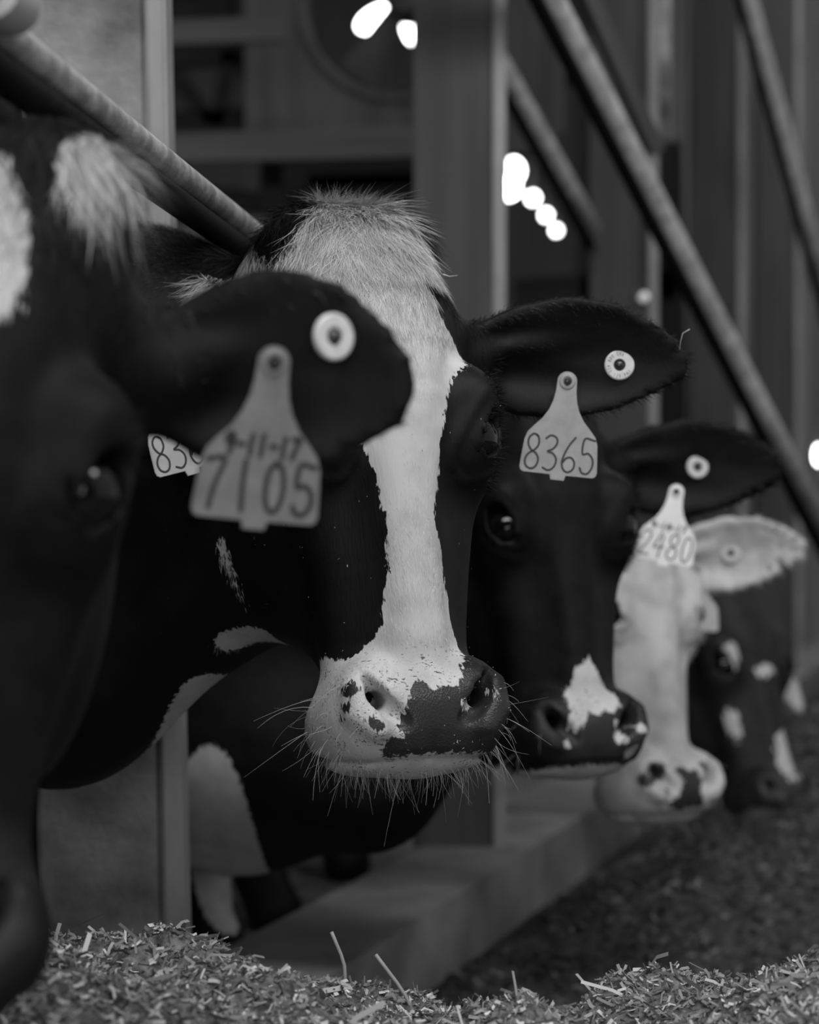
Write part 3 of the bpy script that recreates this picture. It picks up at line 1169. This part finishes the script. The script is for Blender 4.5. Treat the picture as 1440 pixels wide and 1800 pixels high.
def ear_point(cow, u, v):
    """a spot on the front of the cow's left ear blade, and the blade's normal, in the world"""
    from mathutils.bvhtree import BVHTree
    c = COWS[cow]
    e = c['ears'][1]
    fr = frame(np.asarray(e['dir']) @ c['R'], np.asarray(e['nrm']) @ c['R'])
    if 'bvh' not in c:
        m = c['V'][:, 0] > .08
        keep = m[c['F']].all(1)
        c['bvh'] = BVHTree.FromPolygons(c['V'].tolist(), c['F'][keep].tolist())
    start = np.array(e['base']) + fr @ np.array([u * e['len'], v, .10])
    hit = c['bvh'].ray_cast(Vector(start), Vector(-fr[:, 2]))
    q = np.array(hit[0]) if hit[0] is not None else np.array(e['base']) + fr @ np.array([u * e['len'], v, .0])
    return Vector(c['R'] @ q + c['pos']), Vector(c['R'] @ fr[:, 2])


def put(o, loc, face, spin):
    """stand a tag at loc with its front (-y) towards 'face', turned by spin degrees in its own plane (positive clockwise)"""
    f = Vector(face).normalized()
    y = -f
    z = Vector((0, 0, 1))
    x = y.cross(z).normalized()
    z = x.cross(y)
    M = Matrix((x, y, z)).transposed().to_4x4() @ Matrix.Rotation(math.radians(spin), 4, 'Y')
    M.translation = loc
    o.matrix_world = M


def flap_tag(loc, face, spin, mat, lines, label, ink=.0011, size=1.0):
    root = new_obj('ear_tag', None, label=label, cat='ear tag', group='hanging ear tags')
    me = panel_mesh(tag_outline(), .0016)
    new_obj('tag_panel', me, mat, root)
    st = lathe([(.0, -.0045), (.0016, -.0042), (.0026, -.003), (.0032, -.0012), (.0058, -.0010), (.0072, -.0002), (.0072, .0006)], 20)
    hd = new_obj('collar', lathe([(.0034, -.0004), (.0050, -.0016), (.0072, -.0012), (.0082, .0002)], 20), mat, root)
    new_obj('stud', st, MAT_STUD, root)
    if lines:
        new_obj('writing', stroke_mesh(lines, ink, -.00025), MAT_INK, root)
    root.empty_display_size = .02
    put(root, loc, face, spin)
    root.scale = (size, size, size)
    return root


def button_tag(loc, face, label, mat=None, text=None):
    root = new_obj('button_tag', None, label=label, cat='ear tag', group='round button ear tags')
    R = .0148
    new_obj('disc', lathe([(.0058, .0030), (.0058, -.0006), (.0064, -.0012), (R - .0012, -.0012), (R, -.0002), (R, .0018), (.0058, .0020)], 40), mat or MAT_BUTTON, root)
    new_obj('stud', lathe([(0, -.0036), (.0014, -.0034), (.0030, -.0026), (.0044, -.0012), (.0050, .0004), (.0058, .0016), (.0058, .003)], 28), MAT_STUD, root)
    if text:
        V, F = [], []
        a = math.radians(72)
        for ch in text:
            if ch != ' ':
                co, fs = char_mesh(ch, .0052)
                b = len(V)
                for c in co:                # tops of the characters towards the centre
                    r = .0128 - c.y
                    th = a + c.x * .62 / .0105
                    V.append((r * math.cos(th), -.00135, r * math.sin(th)))
                F += [tuple(b + i for i in f) for f in fs]
            a += math.radians(14.2)
        new_obj('printing', mesh_from('printing', V, F, False), MAT_INK, root)
    put(root, loc, face, 0)
    return root


cam_v = Vector((0, 0, CAM_H))
# hanging tag and button of the blazed cow
q, n = ear_point('b', .50, -.026)
flap_tag(q + Vector((0, -.016, 0)), (.02, -1, .0), 6, MAT_TAG['grey'],
         write_on('8365', -.0335, -.0545, .0135, .034, .0045), 'grey hanging ear tag reading 8365 on the blazed cow', .0010)
q, n = ear_point('b', .71, -.010)
button_tag(q + Vector((0, -.002, 0)), (.05, -1, .02), 'white round button tag with printed ring, in focus above the 8365 tag', text='982 000 455 125-PAI')
# oblique tag of the same number on its other ear
flap_tag(P(285, 660, 2.02), (.62, -1, .25), -14, MAT_TAG['pale'],
         write_on('8365', -.0335, -.0545, .0135, .034, .0045), 'oblique pale ear tag half hidden behind the near cow, starting 83', .0010)
# near cow
q, n = ear_point('a', .51, .004)
flap_tag(q + Vector((0, -.050, -.002)), (.36, -1, -.16), 5, MAT_TAG['dim'],
         write_on('7105', -.0325, -.0575, .0120, .029, .0060) + write_on('9-11-17', -.0235, -.0425, .0052, .0115, .0014, .2),
         'large blurred hanging ear tag reading 7105 on the near cow', .0016, 1.06)
q, n = ear_point('a', .68, .020)
button_tag(q + Vector((.004, -.014, 0)), (.75, -1, .0), 'blurred round button tag on the near cow, above the 7105 tag')
# black-faced cow
q, n = ear_point('c', .43, -.026)
flap_tag(q + Vector((.0, -.030, -.006)), (-.1, -1, .05), 11, MAT_TAG['white'],
         write_on('2480', -.0335, -.0545, .0128, .033, .0050, .12) + write_on('9-14-17', -.0235, -.0425, .0052, .009, .0014, .2),
         'bright white hanging ear tag reading 2480 on the black-faced cow', .0010)
q, n = ear_point('c', .55, .000)
button_tag(q + Vector((0, -.002, 0)), (.2, -1, .0), 'pale round button tag on the dark ear above the 2480 tag')
# white-faced cow
q, n = ear_point('d', .30, -.020)
flap_tag(q + Vector((0, -.006, 0)), (.0, -1, .05), 3, MAT_TAG['pale'], None, 'plain pale ear tag hanging beside the white-faced cow\'s eye')
q, n = ear_point('d', .52, .000)
button_tag(q + Vector((0, -.002, 0)), (.1, -1, .0), 'round button tag on the pale ear of the white-faced cow')

# bits of straw caught on the blazed cow
q, n = ear_point('b', .955, .012)
st = new_obj('straw_piece', tubes([[q + Vector((.006, -.010, .012)), q + Vector((-.001, -.011, .008)), q + Vector((-.003, -.011, .0)), q + Vector((-.004, -.010, -.008))]], [.0006]), MAT_WHISKER,
             label='thin white straw caught on the tip of the blazed cow\'s ear', cat='straw', group='straws caught in the coat')
q = P(790, 486, 2.03)
new_obj('straw_piece', tubes([[q + Vector((-.006, 0, .002)), q, q + Vector((.008, .0, .001))]], [.0008]), MAT_WHISKER,
        label='short pale straw beside the blazed cow\'s forehead, above the ear', cat='straw', group='straws caught in the coat')
# ------------------------------------------------------------------ the barn
MAT_CONC = mat_noise('concrete', .10, .20, 5, .85, bump=.3, bscale=60)
MAT_KERB = mat_noise('kerb_concrete', .16, .27, 7, .8, bump=.3, bscale=50)
MAT_WALL = mat_noise('weathered_board', .125, .175, 3, .85, stretch=(6, 6, .4), bump=.2, bscale=20)
MAT_DARKWOOD = mat_noise('dark_timber', .010, .022, 4, .85, stretch=(4, 4, .6))
MAT_WOOD = mat_noise('grey_timber', .085, .120, 4, .85, stretch=(5, 5, .5), bump=.2, bscale=25)
MAT_COLUMN = mat_noise('column_timber', .052, .080, 4, .85, stretch=(5, 5, .5), bump=.2, bscale=25)
MAT_STRIP = mat_noise('galvanised_strip', .20, .30, 14, .55, spec=.4, stretch=(1, 1, .4))
MAT_PIPE = mat_noise('galvanised_pipe', .20, .46, 30, .42, detail=9, spec=.6, metal=.25, bump=.15, bscale=120, p0=.38, p1=.62)
MAT_PIPE_FAR = mat_noise('galvanised_pipe_far', .30, .52, 30, .5, spec=.4)
MAT_POST = mat_noise('post_face', .09, .26, 9, .7, detail=10, bump=.25, bscale=60)
MAT_ROOF = mat_noise('roof_sheet', .06, .09, 3, .8)
MAT_BLADE = mat_plain('fan_blade', .03, .5)


def fence_x(Y):
    return -1.0335 + .303 * Y


def box_mesh(x0, x1, y0, y1, z0, z1, bevel=0.0):
    bm = bmesh.new()
    bmesh.ops.create_cube(bm, size=1)
    for v in bm.verts:
        v.co = ((x0 + x1) / 2 + v.co.x * (x1 - x0), (y0 + y1) / 2 + v.co.y * (y1 - y0), (z0 + z1) / 2 + v.co.z * (z1 - z0))
    if bevel:
        bmesh.ops.bevel(bm, geom=bm.edges[:], offset=bevel, segments=2, affect='EDGES')
    me = bpy.data.meshes.new('box')
    bm.to_mesh(me)
    bm.free()
    return me


def beam(name, a, b, w, d, mat, parent=None, **kw):
    """a straight timber from a to b, w across and d deep"""
    a, b = Vector(a), Vector(b)
    L = (b - a).length
    me = box_mesh(-w / 2, w / 2, -d / 2, d / 2, 0, L, min(w, d) * .08)
    o = new_obj(name, me, mat, parent, **kw)
    z = (b - a).normalized()
    y = Vector((0, 1, 0))
    if abs(z.y) > .95:
        y = Vector((1, 0, 0))
    x = y.cross(z).normalized()
    y = z.cross(x)
    M = Matrix((x, y, z)).transposed().to_4x4()
    M.translation = a
    o.matrix_world = M
    return o


def pipe_mesh(pts, r, sides=20, cap=True):
    pts = np.array([tuple(p) for p in pts], float)
    T = np.gradient(pts, axis=0)
    T /= np.linalg.norm(T, axis=1)[:, None]
    ref = np.array([0, 1.0, 0]) if abs(T[0, 1]) < .8 else np.array([0, 0, 1.0])
    A = np.cross(T, ref)
    A /= np.linalg.norm(A, axis=1)[:, None]
    Bn = np.cross(T, A)
    V, F = [], []
    for i in range(len(pts)):
        for k in range(sides):
            a = 2 * math.pi * k / sides
            V.append(pts[i] + r * (A[i] * math.cos(a) + Bn[i] * math.sin(a)))
    for i in range(len(pts) - 1):
        for k in range(sides):
            k2 = (k + 1) % sides
            F.append((i * sides + k, i * sides + k2, (i + 1) * sides + k2, (i + 1) * sides + k))
    if cap:
        F.append(tuple(range(sides))[::-1])
        F.append(tuple((len(pts) - 1) * sides + k for k in range(sides)))
    me = mesh_from('pipe', V, F)
    return me


# --- shell
new_obj('floor', mesh_from('floor', [(-14, -4, 0), (14, -4, 0), (14, 20, 0), (-14, 20, 0)], [(0, 1, 2, 3)], False), MAT_CONC, kind='structure')
new_obj('ceiling', box_mesh(-14, 2.2, -3, 20, 4.6, 4.7), MAT_ROOF, kind='structure')
new_obj('wall_left', box_mesh(-9.1, -9.0, -3, 18, 0, 4.6), MAT_WALL, kind='structure')
new_obj('light_block_wall', box_mesh(-9, 6, -3.2, -3.1, 0, 4.6), MAT_WALL, kind='structure')  # unseen wall, added to keep sky light out from behind the camera
wb = new_obj('wall_back', box_mesh(-9, 9, 15.1, 15.2, 0, 4.6), MAT_WALL, kind='structure')
# boarded end wall on the alley side, each board its own piece
wr = new_obj('wall_right', box_mesh(1.15, 6.1, 10.62, 10.66, 0, 4.4), MAT_DARKWOOD, kind='structure')
rng = np.random.default_rng(2)
x = 1.15
pl = None
while x < 6.0:
    w = float(rng.uniform(.17, .22))
    me = box_mesh(-w / 2 + .006, w / 2 - .006, -.012, .012, 0, 4.4, .004)
    pb = new_obj('plank', me, MAT_WALL if rng.random() < .7 else MAT_WOOD, wr)
    pb.location = (x + w / 2, 10.60 - float(rng.uniform(0, .02)), 0)
    x += w
# kerb under the feed fence
kb = []
for Y in (-1.0, 11.0):
    for s in (-.16, .05):
        kb.append((fence_x(Y) + s, Y))
V = [(x, y, z) for z in (0, .13) for x, y in kb]
new_obj('kerb', mesh_from('kerb', V, [(0, 2, 3, 1), (4, 5, 7, 6), (1, 3, 7, 5), (0, 4, 6, 2), (0, 1, 5, 4), (2, 6, 7, 3)], False), MAT_KERB, kind='structure')

# --- columns of the feed fence
POSTS = [(2.50, 1.2, 'wide weathered column behind the near cow, at the left edge'), (4.00, 0.0, 'grey column rising behind the blazed cow\'s poll'),
         (5.50, 0.0, 'grey column beyond the slanting rail, right of the light bulbs'), (7.00, 0.0, 'far grey column near the right edge'),
         (8.50, 0.0, 'farthest grey column against the boarded wall')]
for Y, lean, lab in POSTS:
    root = new_obj('barn_column', None, label=lab, cat='column', group='columns of the feed fence')
    new_obj('shaft', box_mesh(-.172, -.024, 0, .15, .12, 4.6, .006), MAT_POST if Y < 3 else MAT_COLUMN, root)
    new_obj('corner_strip', box_mesh(-.024, .0, -.006, .05, .12, 4.6, .004), MAT_STRIP, root)
    root.location = (fence_x(Y), Y, 0)
    root.rotation_euler = (0, math.radians(-lean), math.radians(-3))
    if lean:
        root.location.x += .022

# --- slanting rails of the headlocks
def square_tube(a, b, r):
    """square tube with rounded corners, standing on one edge"""
    a, b = Vector(a), Vector(b)
    z = (b - a).normalized()
    x = z.cross(Vector((0, 0, 1))).normalized()
    y = x.cross(z)
    ring = []
    for k in range(4):
        for da in (-.16, -.05, .05, .16):
            t = k * math.pi / 2 + da
            rr = r * (1 - .35 * abs(da))
            ring.append(x * rr * math.cos(t) + y * rr * math.sin(t))
    n = len(ring)
    V = [p + q for p in (a, b) for q in ring]
    F = [(k, (k + 1) % n, n + (k + 1) % n, n + k) for k in range(n)] + [tuple(range(n))[::-1], tuple(range(n, 2 * n))]
    me = mesh_from('tube', V, F)
    me.set_sharp_from_angle(angle=math.radians(50))
    return me


MAT_UNDERSHADE = mat_plain('painted_undershade', .004, .7, .1)  # black bar stands in for the shaded underside of the tube


def rail(a, b, r, label, dark=.9, mat=None):
    """slanting headlock arm: a galvanised tube over a black bar painted as its shaded underside"""
    root = new_obj('headlock_rail', None, label=label, cat='rail', group='slanting rails of the feed fence')
    a, b = Vector(a), Vector(b)
    a = a - (b - a) * (.12 if mat else .9)
    b = b + (b - a) * (.0 if mat else .02)
    root.location = a
    d = b - a
    new_obj('tube', pipe_mesh([d * t for t in np.linspace(0, 1, 6)], r), mat or MAT_PIPE_FAR, root)
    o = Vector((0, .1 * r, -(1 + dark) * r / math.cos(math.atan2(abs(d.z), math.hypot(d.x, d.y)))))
    new_obj('undershade_bar', pipe_mesh([o + d * t for t in np.linspace(0, 1, 6)], r * dark), MAT_UNDERSHADE, root)
    return root


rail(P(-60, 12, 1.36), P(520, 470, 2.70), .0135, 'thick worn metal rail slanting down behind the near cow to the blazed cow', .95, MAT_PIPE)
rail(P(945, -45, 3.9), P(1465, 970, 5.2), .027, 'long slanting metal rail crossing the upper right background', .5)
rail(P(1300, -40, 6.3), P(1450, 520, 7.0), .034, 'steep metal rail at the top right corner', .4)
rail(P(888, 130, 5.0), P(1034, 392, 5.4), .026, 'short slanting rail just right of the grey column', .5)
beam('headlock_brace', P(1025, -30, 4.1), P(1150, 260, 4.4), .03, .05, MAT_WOOD, label='thin dark brace running beside the long slanting rail', cat='brace')
slv = new_obj('rail_sleeve', lathe([(.012, -.03), (.020, -.028), (.022, -.01), (.022, .01), (.018, .026), (.012, .03)], 24), mat_plain('sleeve_plastic', .42, .5),
              label='pale plastic sleeve on the rail at the top left corner', cat='sleeve')
c0 = P(2, -4, 1.34)
slv.matrix_world = Matrix.Translation(c0) @ (Vector(P(520, 470, 2.70)) - Vector(P(-60, 12, 1.36))).to_track_quat('Y', 'Z').to_matrix().to_4x4()

# --- vertical pipes between the columns
for px, y0, y1, Y, r, lab in ((1104, 262, 575, 6.0, .019, 'upright pipe below the long rail, left of the dim light spot'),
                              (1165, -30, 205, 6.2, .022, 'short upright pipe hanging between the two slanting rails'),
                              (1078, -30, 150, 6.4, .016, 'thin upright pipe left of the hanging pipe at the top')):
    a, b = P(px, y0, Y), P(px, y1, Y)
    new_obj('upright_pipe', pipe_mesh([a, a + (b - a) * .5, b], r), MAT_PIPE, label=lab, cat='pipe', group='upright pipes in the background')

# --- square fan with a round opening
fan = new_obj('ventilation_fan', None, label='square grey fan housing with a round opening, top centre behind the cows', cat='fan')
fc = P(706, -8, 6.75)
fr_, R_ = .315, .50
bm = bmesh.new()
inner, outer = [], []
nseg = 48
for k in range(nseg):
    a = 2 * math.pi * (k + .5) / nseg
    c, s = math.cos(a), math.sin(a)
    m = R_ / max(abs(c), abs(s))
    inner.append((fr_ * c, fr_ * s))
    outer.append((m * c, m * s))
layers = []
for y in (0, .10):
    layers.append(([bm.verts.new((a, y, b)) for a, b in inner], [bm.verts.new((a, y, b)) for a, b in outer]))
for k in range(nseg):
    k2 = (k + 1) % nseg
    (i0, o0), (i1, o1) = layers
    bm.faces.new((i0[k], i0[k2], o0[k2], o0[k]))
    bm.faces.new((i1[k], o1[k], o1[k2], i1[k2]))
    bm.faces.new((i0[k], i1[k], i1[k2], i0[k2]))
    bm.faces.new((o0[k], o0[k2], o1[k2], o1[k]))
bmesh.ops.recalc_face_normals(bm, faces=bm.faces)
me = bpy.data.meshes.new('housing')
bm.to_mesh(me)
bm.free()
new_obj('housing', me, MAT_WOOD, fan)
ring = [(fr_ * 1.03 * math.cos(t), -.01, fr_ * 1.03 * math.sin(t)) for t in np.linspace(0, 2 * math.pi, 49)]
new_obj('rim', pipe_mesh(ring, .016, 10, False), MAT_WOOD, fan)
for k in range(4):
    a = k * math.pi / 2 + .5
    bl = new_obj('blade', mesh_from('blade', [(.05, .03, -.03), (.27, .02, -.07), (.29, .06, .06), (.06, .06, .03), (.05, .036, -.03), (.27, .026, -.07), (.29, .066, .06), (.06, .066, .03)],
                                    [(0, 1, 2, 3), (7, 6, 5, 4), (0, 4, 5, 1), (1, 5, 6, 2), (2, 6, 7, 3), (3, 7, 4, 0)], False), MAT_BLADE, fan)
    bl.rotation_euler = (0, a, 0)
new_obj('motor', lathe([(0, 0), (.05, .005), (.06, .03), (.06, .16), (0, .17)], 20), MAT_BLADE, fan)
fan.location = fc
fan.rotation_euler = (0, 0, math.radians(-8))

# --- dark timber frame left of the fan, planks and timbers of the pens behind
fm = new_obj('timber_frame', None, label='dark timber frame with crossed braces, upper left background', cat='frame')
for a, b, w in ((P(290, 100, 7), P(500, 92, 7), .075), (P(290, 222, 7), P(500, 208, 7), .085), (P(482, -60, 7), P(470, 1305, 7), .075), (P(305, 130, 7), P(378, 220, 7), .05),
                (P(402, 90, 7), P(384, 225, 7), .05), (P(410, 100, 7), P(480, 190, 7), .045), (P(270, 20, 7), P(420, 25, 7), .12), (P(286, -60, 7), P(280, 1305, 7), .07)):
    beam('brace', a, b, w, .05, MAT_DARKWOOD, fm)
pp = new_obj('plank_partition', None, label='grey plank partition below and left of the fan', cat='partition')
for a, b, w in ((P(270, 262, 6.2), P(770, 250, 6.2), .085), (P(270, 60, 6.2), P(500, 52, 6.2), .07), (P(270, 415, 6.2), P(770, 372, 6.2), .05)):
    beam('plank', a, b, w, .04, MAT_WOOD, pp)
for px in (270, 770):
    beam('upright', P(px, -80, 6.24), P(px, 1358, 6.24), .06, .06, MAT_WOOD, pp)
dt = new_obj('pen_timbers', None, label='dark criss-cross timbers of the pens far behind', cat='timber frame')
for a, b, w in ((P(490, 310, 8), P(800, 295, 8), .13), (P(310, 340, 8), P(560, 370, 8), .08), (P(540, 345, 8), P(800, 340, 8), .16), (P(1048, 130, 8), P(1048, 1255, 8), .13),
                (P(905, 20, 8), P(1000, 150, 8), .14), (P(1165, 250, 8), P(1185, 1255, 8), .14), (P(905, 520, 8), P(1190, 500, 8), .12), (P(1060, 420, 8), P(1120, 640, 8), .08),
                (P(310, 250, 8), P(310, 1255, 8), .10)):
    beam('timber', a, b, w, .06, MAT_DARKWOOD, dt)

# --- lamps
def emis(name, strength):
    m, nt, N, L, b = nodes_of(name)
    b.inputs['Base Color'].default_value = grey(.8)
    b.inputs['Emission Color'].default_value = grey(1)
    b.inputs['Emission Strength'].default_value = strength
    return m


MAT_BULB, MAT_BULB_DIM = emis('bulb', 11.0), emis('bulb_dim', .45)
MAT_SHADE = mat_plain('lamp_shade', .05, .5)


def lamp(px, py, Y, rx, rz, mat, label, tilt=0):
    root = new_obj('barn_lamp', None, label=label, cat='lamp', group='lamps far back in the barn')
    bm = bmesh.new()
    bmesh.ops.create_uvsphere(bm, u_segments=16, v_segments=10, radius=1)
    for v in bm.verts:
        v.co = (v.co.x * rx, v.co.y * .04, v.co.z * rz)
    me = bpy.data.meshes.new('bulb')
    bm.to_mesh(me)
    bm.free()
    bo = new_obj('bulb', me, mat, root)
    bo.rotation_euler = (0, math.radians(tilt), 0)
    sh = new_obj('cord', pipe_mesh([(0, .02, rz * .8), (0, .02, 1.0), (0, .02, 1.8)], .006, 6), MAT_SHADE, root)
    new_obj('socket', lathe([(0, .0), (.02, .0), (.022, .03), (0, .035)], 12), MAT_SHADE, root).location = (0, .03, rz * .6)
    root.location = P(px, py, Y)


lamp(668, 32, 9.2, .105, .050, MAT_BULB, 'largest bright lamp, seen through the fan opening', -24)
lamp(717, 52, 9.4, .020, .060, MAT_BULB, 'narrow bright lamp beside the fan opening\'s edge', -15)
lamp(903, 300, 10.0, .045, .055, MAT_BULB, 'upper bright lamp of the cluster right of the grey column')
lamp(894, 330, 9.6, .050, .050, MAT_BULB, 'lower bright lamp of the cluster right of the grey column')
lamp(937, 348, 10.1, .026, .026, MAT_BULB, 'first small bulb in the slanting string of lights')
lamp(960, 378, 11.0, .024, .024, MAT_BULB, 'middle small bulb in the slanting string of lights')
lamp(978, 405, 11.5, .022, .022, MAT_BULB, 'lowest small bulb in the slanting string of lights')
lamp(1132, 522, 5.2, .011, .011, MAT_BULB_DIM, 'dim round light above the blazed cow\'s ear')
lamp(1392, 52, 10.0, .028, .050, MAT_BULB, 'bright lamp at the top right corner')
lamp(1440, 800, 9.0, .016, .040, MAT_BULB, 'sliver of lamp light at the right edge')

# ------------------------------------------------------------------ feed
def vnoise(x, y, seed):
    r = np.random.default_rng(seed)
    g = r.random((64, 64))
    xi, yi = np.floor(x).astype(int), np.floor(y).astype(int)
    fx, fy = x - xi, y - yi
    fx, fy = fx * fx * (3 - 2 * fx), fy * fy * (3 - 2 * fy)
    a, b = g[xi % 64, yi % 64], g[(xi + 1) % 64, yi % 64]
    c, d = g[xi % 64, (yi + 1) % 64], g[(xi + 1) % 64, (yi + 1) % 64]
    return (a * (1 - fx) + b * fx) * (1 - fy) + (c * (1 - fx) + d * fx) * fy


def sstep(a, b, x):
    t = np.clip((x - a) / (b - a), 0, 1)
    return t * t * (3 - 2 * t)


def feed_h(X, Y):
    s = X - fence_x(Y)
    near_top = np.interp(X, [-.8, -.45, -.35, -.22, -.10, -.02, .05, .12, .25, .40, .8], [.40, .40, .375, .345, .32, .305, .295, .295, .305, .325, .33])
    near = near_top * np.exp(-np.clip((Y - 1.86) / .30, 0, 9) ** 2) * sstep(.35, 1.5, Y)
    far = (.17 + .05 * sstep(.4, 1.2, X)) * sstep(3.1, 3.9, Y + .25 * np.clip(X - .2, -1, 1)) * sstep(.10, .45, s) * (1 - sstep(1.6, 2.4, s))
    spill = .12 * np.exp(-((s - .10) / .16) ** 2) * sstep(2.1, 2.4, Y) * (1 - sstep(2.75, 3.05, Y))
    h = np.maximum(np.maximum(near, far), spill) + .02
    h = h + .09 * (vnoise(X * 3.3 + 7, Y * 3.3, 8) - .5) * sstep(2.8, 3.6, Y)
    h = h * sstep(.03, .16, s) + .004
    n = vnoise(X * 9 + 3, Y * 9 + 1, 1) - .5 + .6 * (vnoise(X * 22, Y * 22, 2) - .5) + .35 * (vnoise(X * 60, Y * 60, 3) - .5)
    return h + n * .055 * np.clip(h / .1, 0, 1)


gx = np.concatenate([np.arange(-1.0, 1.0, .011), np.arange(1.0, 3.4, .04)])
gy = np.concatenate([np.arange(.5, 1.4, .03), np.arange(1.4, 2.4, .011), np.arange(2.4, 5, .02), np.arange(5, 9, .06)])
XX, YY = np.meshgrid(gx, gy, indexing='ij')
ZZ = feed_h(XX, YY)
Vf = np.stack([XX, YY, ZZ], -1).reshape(-1, 3)
ii = np.arange(len(gx) * len(gy)).reshape(len(gx), len(gy))
Ff = np.stack([ii[:-1, :-1], ii[1:, :-1], ii[1:, 1:], ii[:-1, 1:]], -1).reshape(-1, 4)
Ff = Ff[((Vf[:, 0] - fence_x(Vf[:, 1]))[Ff] > .04).all(1)]
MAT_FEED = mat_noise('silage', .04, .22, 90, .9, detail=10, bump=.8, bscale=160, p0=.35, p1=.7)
fy = Vf[Ff[:, 0], 1]
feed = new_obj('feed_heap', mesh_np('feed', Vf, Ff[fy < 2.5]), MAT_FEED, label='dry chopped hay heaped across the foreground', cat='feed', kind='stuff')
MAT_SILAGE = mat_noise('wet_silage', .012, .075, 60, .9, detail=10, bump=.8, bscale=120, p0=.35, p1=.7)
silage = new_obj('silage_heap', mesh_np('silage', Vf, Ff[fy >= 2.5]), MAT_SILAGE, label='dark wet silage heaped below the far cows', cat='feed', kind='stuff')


def mat_chaff():
    m, nt, N, L, b = nodes_of('chaff')
    at = N.new('ShaderNodeAttribute')
    at.attribute_name = 'tone'
    L.new(at.outputs['Fac'], b.inputs['Base Color'])
    b.inputs['Roughness'].default_value = .7
    return m


MAT_CHAFF = mat_chaff()


def chaff(n, xr, yr, lmin, lmax, w, seed, lift, dark=1.0):
    r = np.random.default_rng(seed)
    X, Y = r.uniform(*xr, n), r.uniform(*yr, n)
    ok = feed_h(X, Y) > .03
    X, Y = X[ok], Y[ok]
    n = len(X)
    Z = feed_h(X, Y) + .002
    a = r.uniform(0, 2 * np.pi, n)
    el = np.abs(r.normal(0, lift, n))
    L = r.uniform(lmin, lmax, n) * r.uniform(.5, 1, n)
    d = np.stack([np.cos(a) * np.cos(el), np.sin(a) * np.cos(el), np.sin(el)], 1)
    sd = np.cross(d, [0, 0, 1])
    sd /= np.linalg.norm(sd, axis=1)[:, None] + 1e-9
    tw = r.uniform(0, np.pi, n)
    up = np.cross(sd, d)
    sd = sd * np.cos(tw)[:, None] + up * np.sin(tw)[:, None]
    c = np.stack([X, Y, Z], 1)
    ww = (w * r.uniform(.5, 1.5, n))[:, None]
    bend = up * (L * r.normal(0, .12, n))[:, None]
    pts = []
    for t, k in ((-.35, .0), (.15, 1.0), (.65, 0.0)):
        m = c + d * (L * t)[:, None] + bend * k
        pts += [m - sd * ww, m + sd * ww]
    V = np.stack(pts, 1).reshape(-1, 3)
    q = np.array([(0, 1, 3, 2), (2, 3, 5, 4)])
    F = (np.arange(n)[:, None, None] * 6 + q[None]).reshape(-1, 4)
    me = mesh_np('chaff', V, F, False)
    tone = np.where(r.random(n) < .3, r.uniform(.34, .6, n), r.uniform(.06, .28, n))
    attr(me, 'tone', np.repeat(tone * dark, 6))
    return me


new_obj('chopped_hay', chaff(52000, (-.55, .65), (1.45, 2.35), .005, .020, .0011, 4, .5), MAT_CHAFF, feed, kind='stuff')
new_obj('straw_pieces', chaff(650, (-.55, .65), (1.5, 2.45), .03, .075, .0016, 9, .35), MAT_CHAFF, feed, kind='stuff')
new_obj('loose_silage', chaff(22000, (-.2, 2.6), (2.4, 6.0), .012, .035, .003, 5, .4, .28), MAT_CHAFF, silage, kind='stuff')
# single stalks standing out of the heap
MAT_STALK = mat_plain('stalk', .26, .7)
for px, py, Y, h, lean, lab in ((597, 1750, 1.88, .045, (-.05, 0), 'stiff pale stalk standing upright from the clump under the blazed cow'),
                                (735, 1790, 1.85, .055, (-.45, 0), 'thin leaning stalk right of the upright stalk'),
                                (838, 1745, 2.15, .030, (.0, 0), 'short blurred upright stalk in the middle of the heap'),
                                (845, 1810, 1.6, .035, (.02, 0), 'short upright stalk at the bottom edge'),
                                (240, 1660, 2.05, .055, (1.9, .2), 'wide pale straw lying beside the column base'),
                                (190, 1690, 2.0, .05, (1.6, .2), 'pale straw lying left of the column base'),
                                (40, 1720, 1.75, .06, (-.5, 0), 'bent stalk at the left edge of the heap')):
    b = P(px, py, Y)
    b.z = float(feed_h(np.array([b.x]), np.array([Y]))[0]) - .006
    pts = [b + Vector((lean[0] * h * t + .006 * math.sin(3 * t), lean[1] * h * t, h * t * (1 if abs(lean[0]) < 1 else .35))) for t in np.linspace(0, 1.3, 7)]
    o = new_obj('straw_stalk', pipe_mesh(pts, .0016 if abs(lean[0]) < 1 else .0035, 8), MAT_STALK, label=lab, cat='straw', group='single stalks in the feed')
# crumbs of feed stuck on the blazed cow's face
cb = COWS['b']
r = np.random.default_rng(21)
Nb = vert_normals(cb['V'], cb['F'])
dn = ((np.abs(cb['V'][:, 0]) < .11) & (cb['V'][:, 1] < .15) & (cb['V'][:, 2] < .05)) * np.where(cb['V'][:, 2] < -.19, 3.0, .5)
pc, nc = sample_surface(r, cb['V'], cb['F'], Nb, dn.astype(float), 420)
fl = r.normal(0, 1, pc.shape)
me = strands(r, pc + nc * .003, nc, fl, r.uniform(.0006, .003, len(pc)), r.uniform(.0002, .0005, len(pc)), .1, .4, np.ones(len(pc)), r.uniform(.3, 1.0, len(pc)))
new_obj('feed_crumbs', me, MAT_HAIR, cb['root'], kind='stuff')
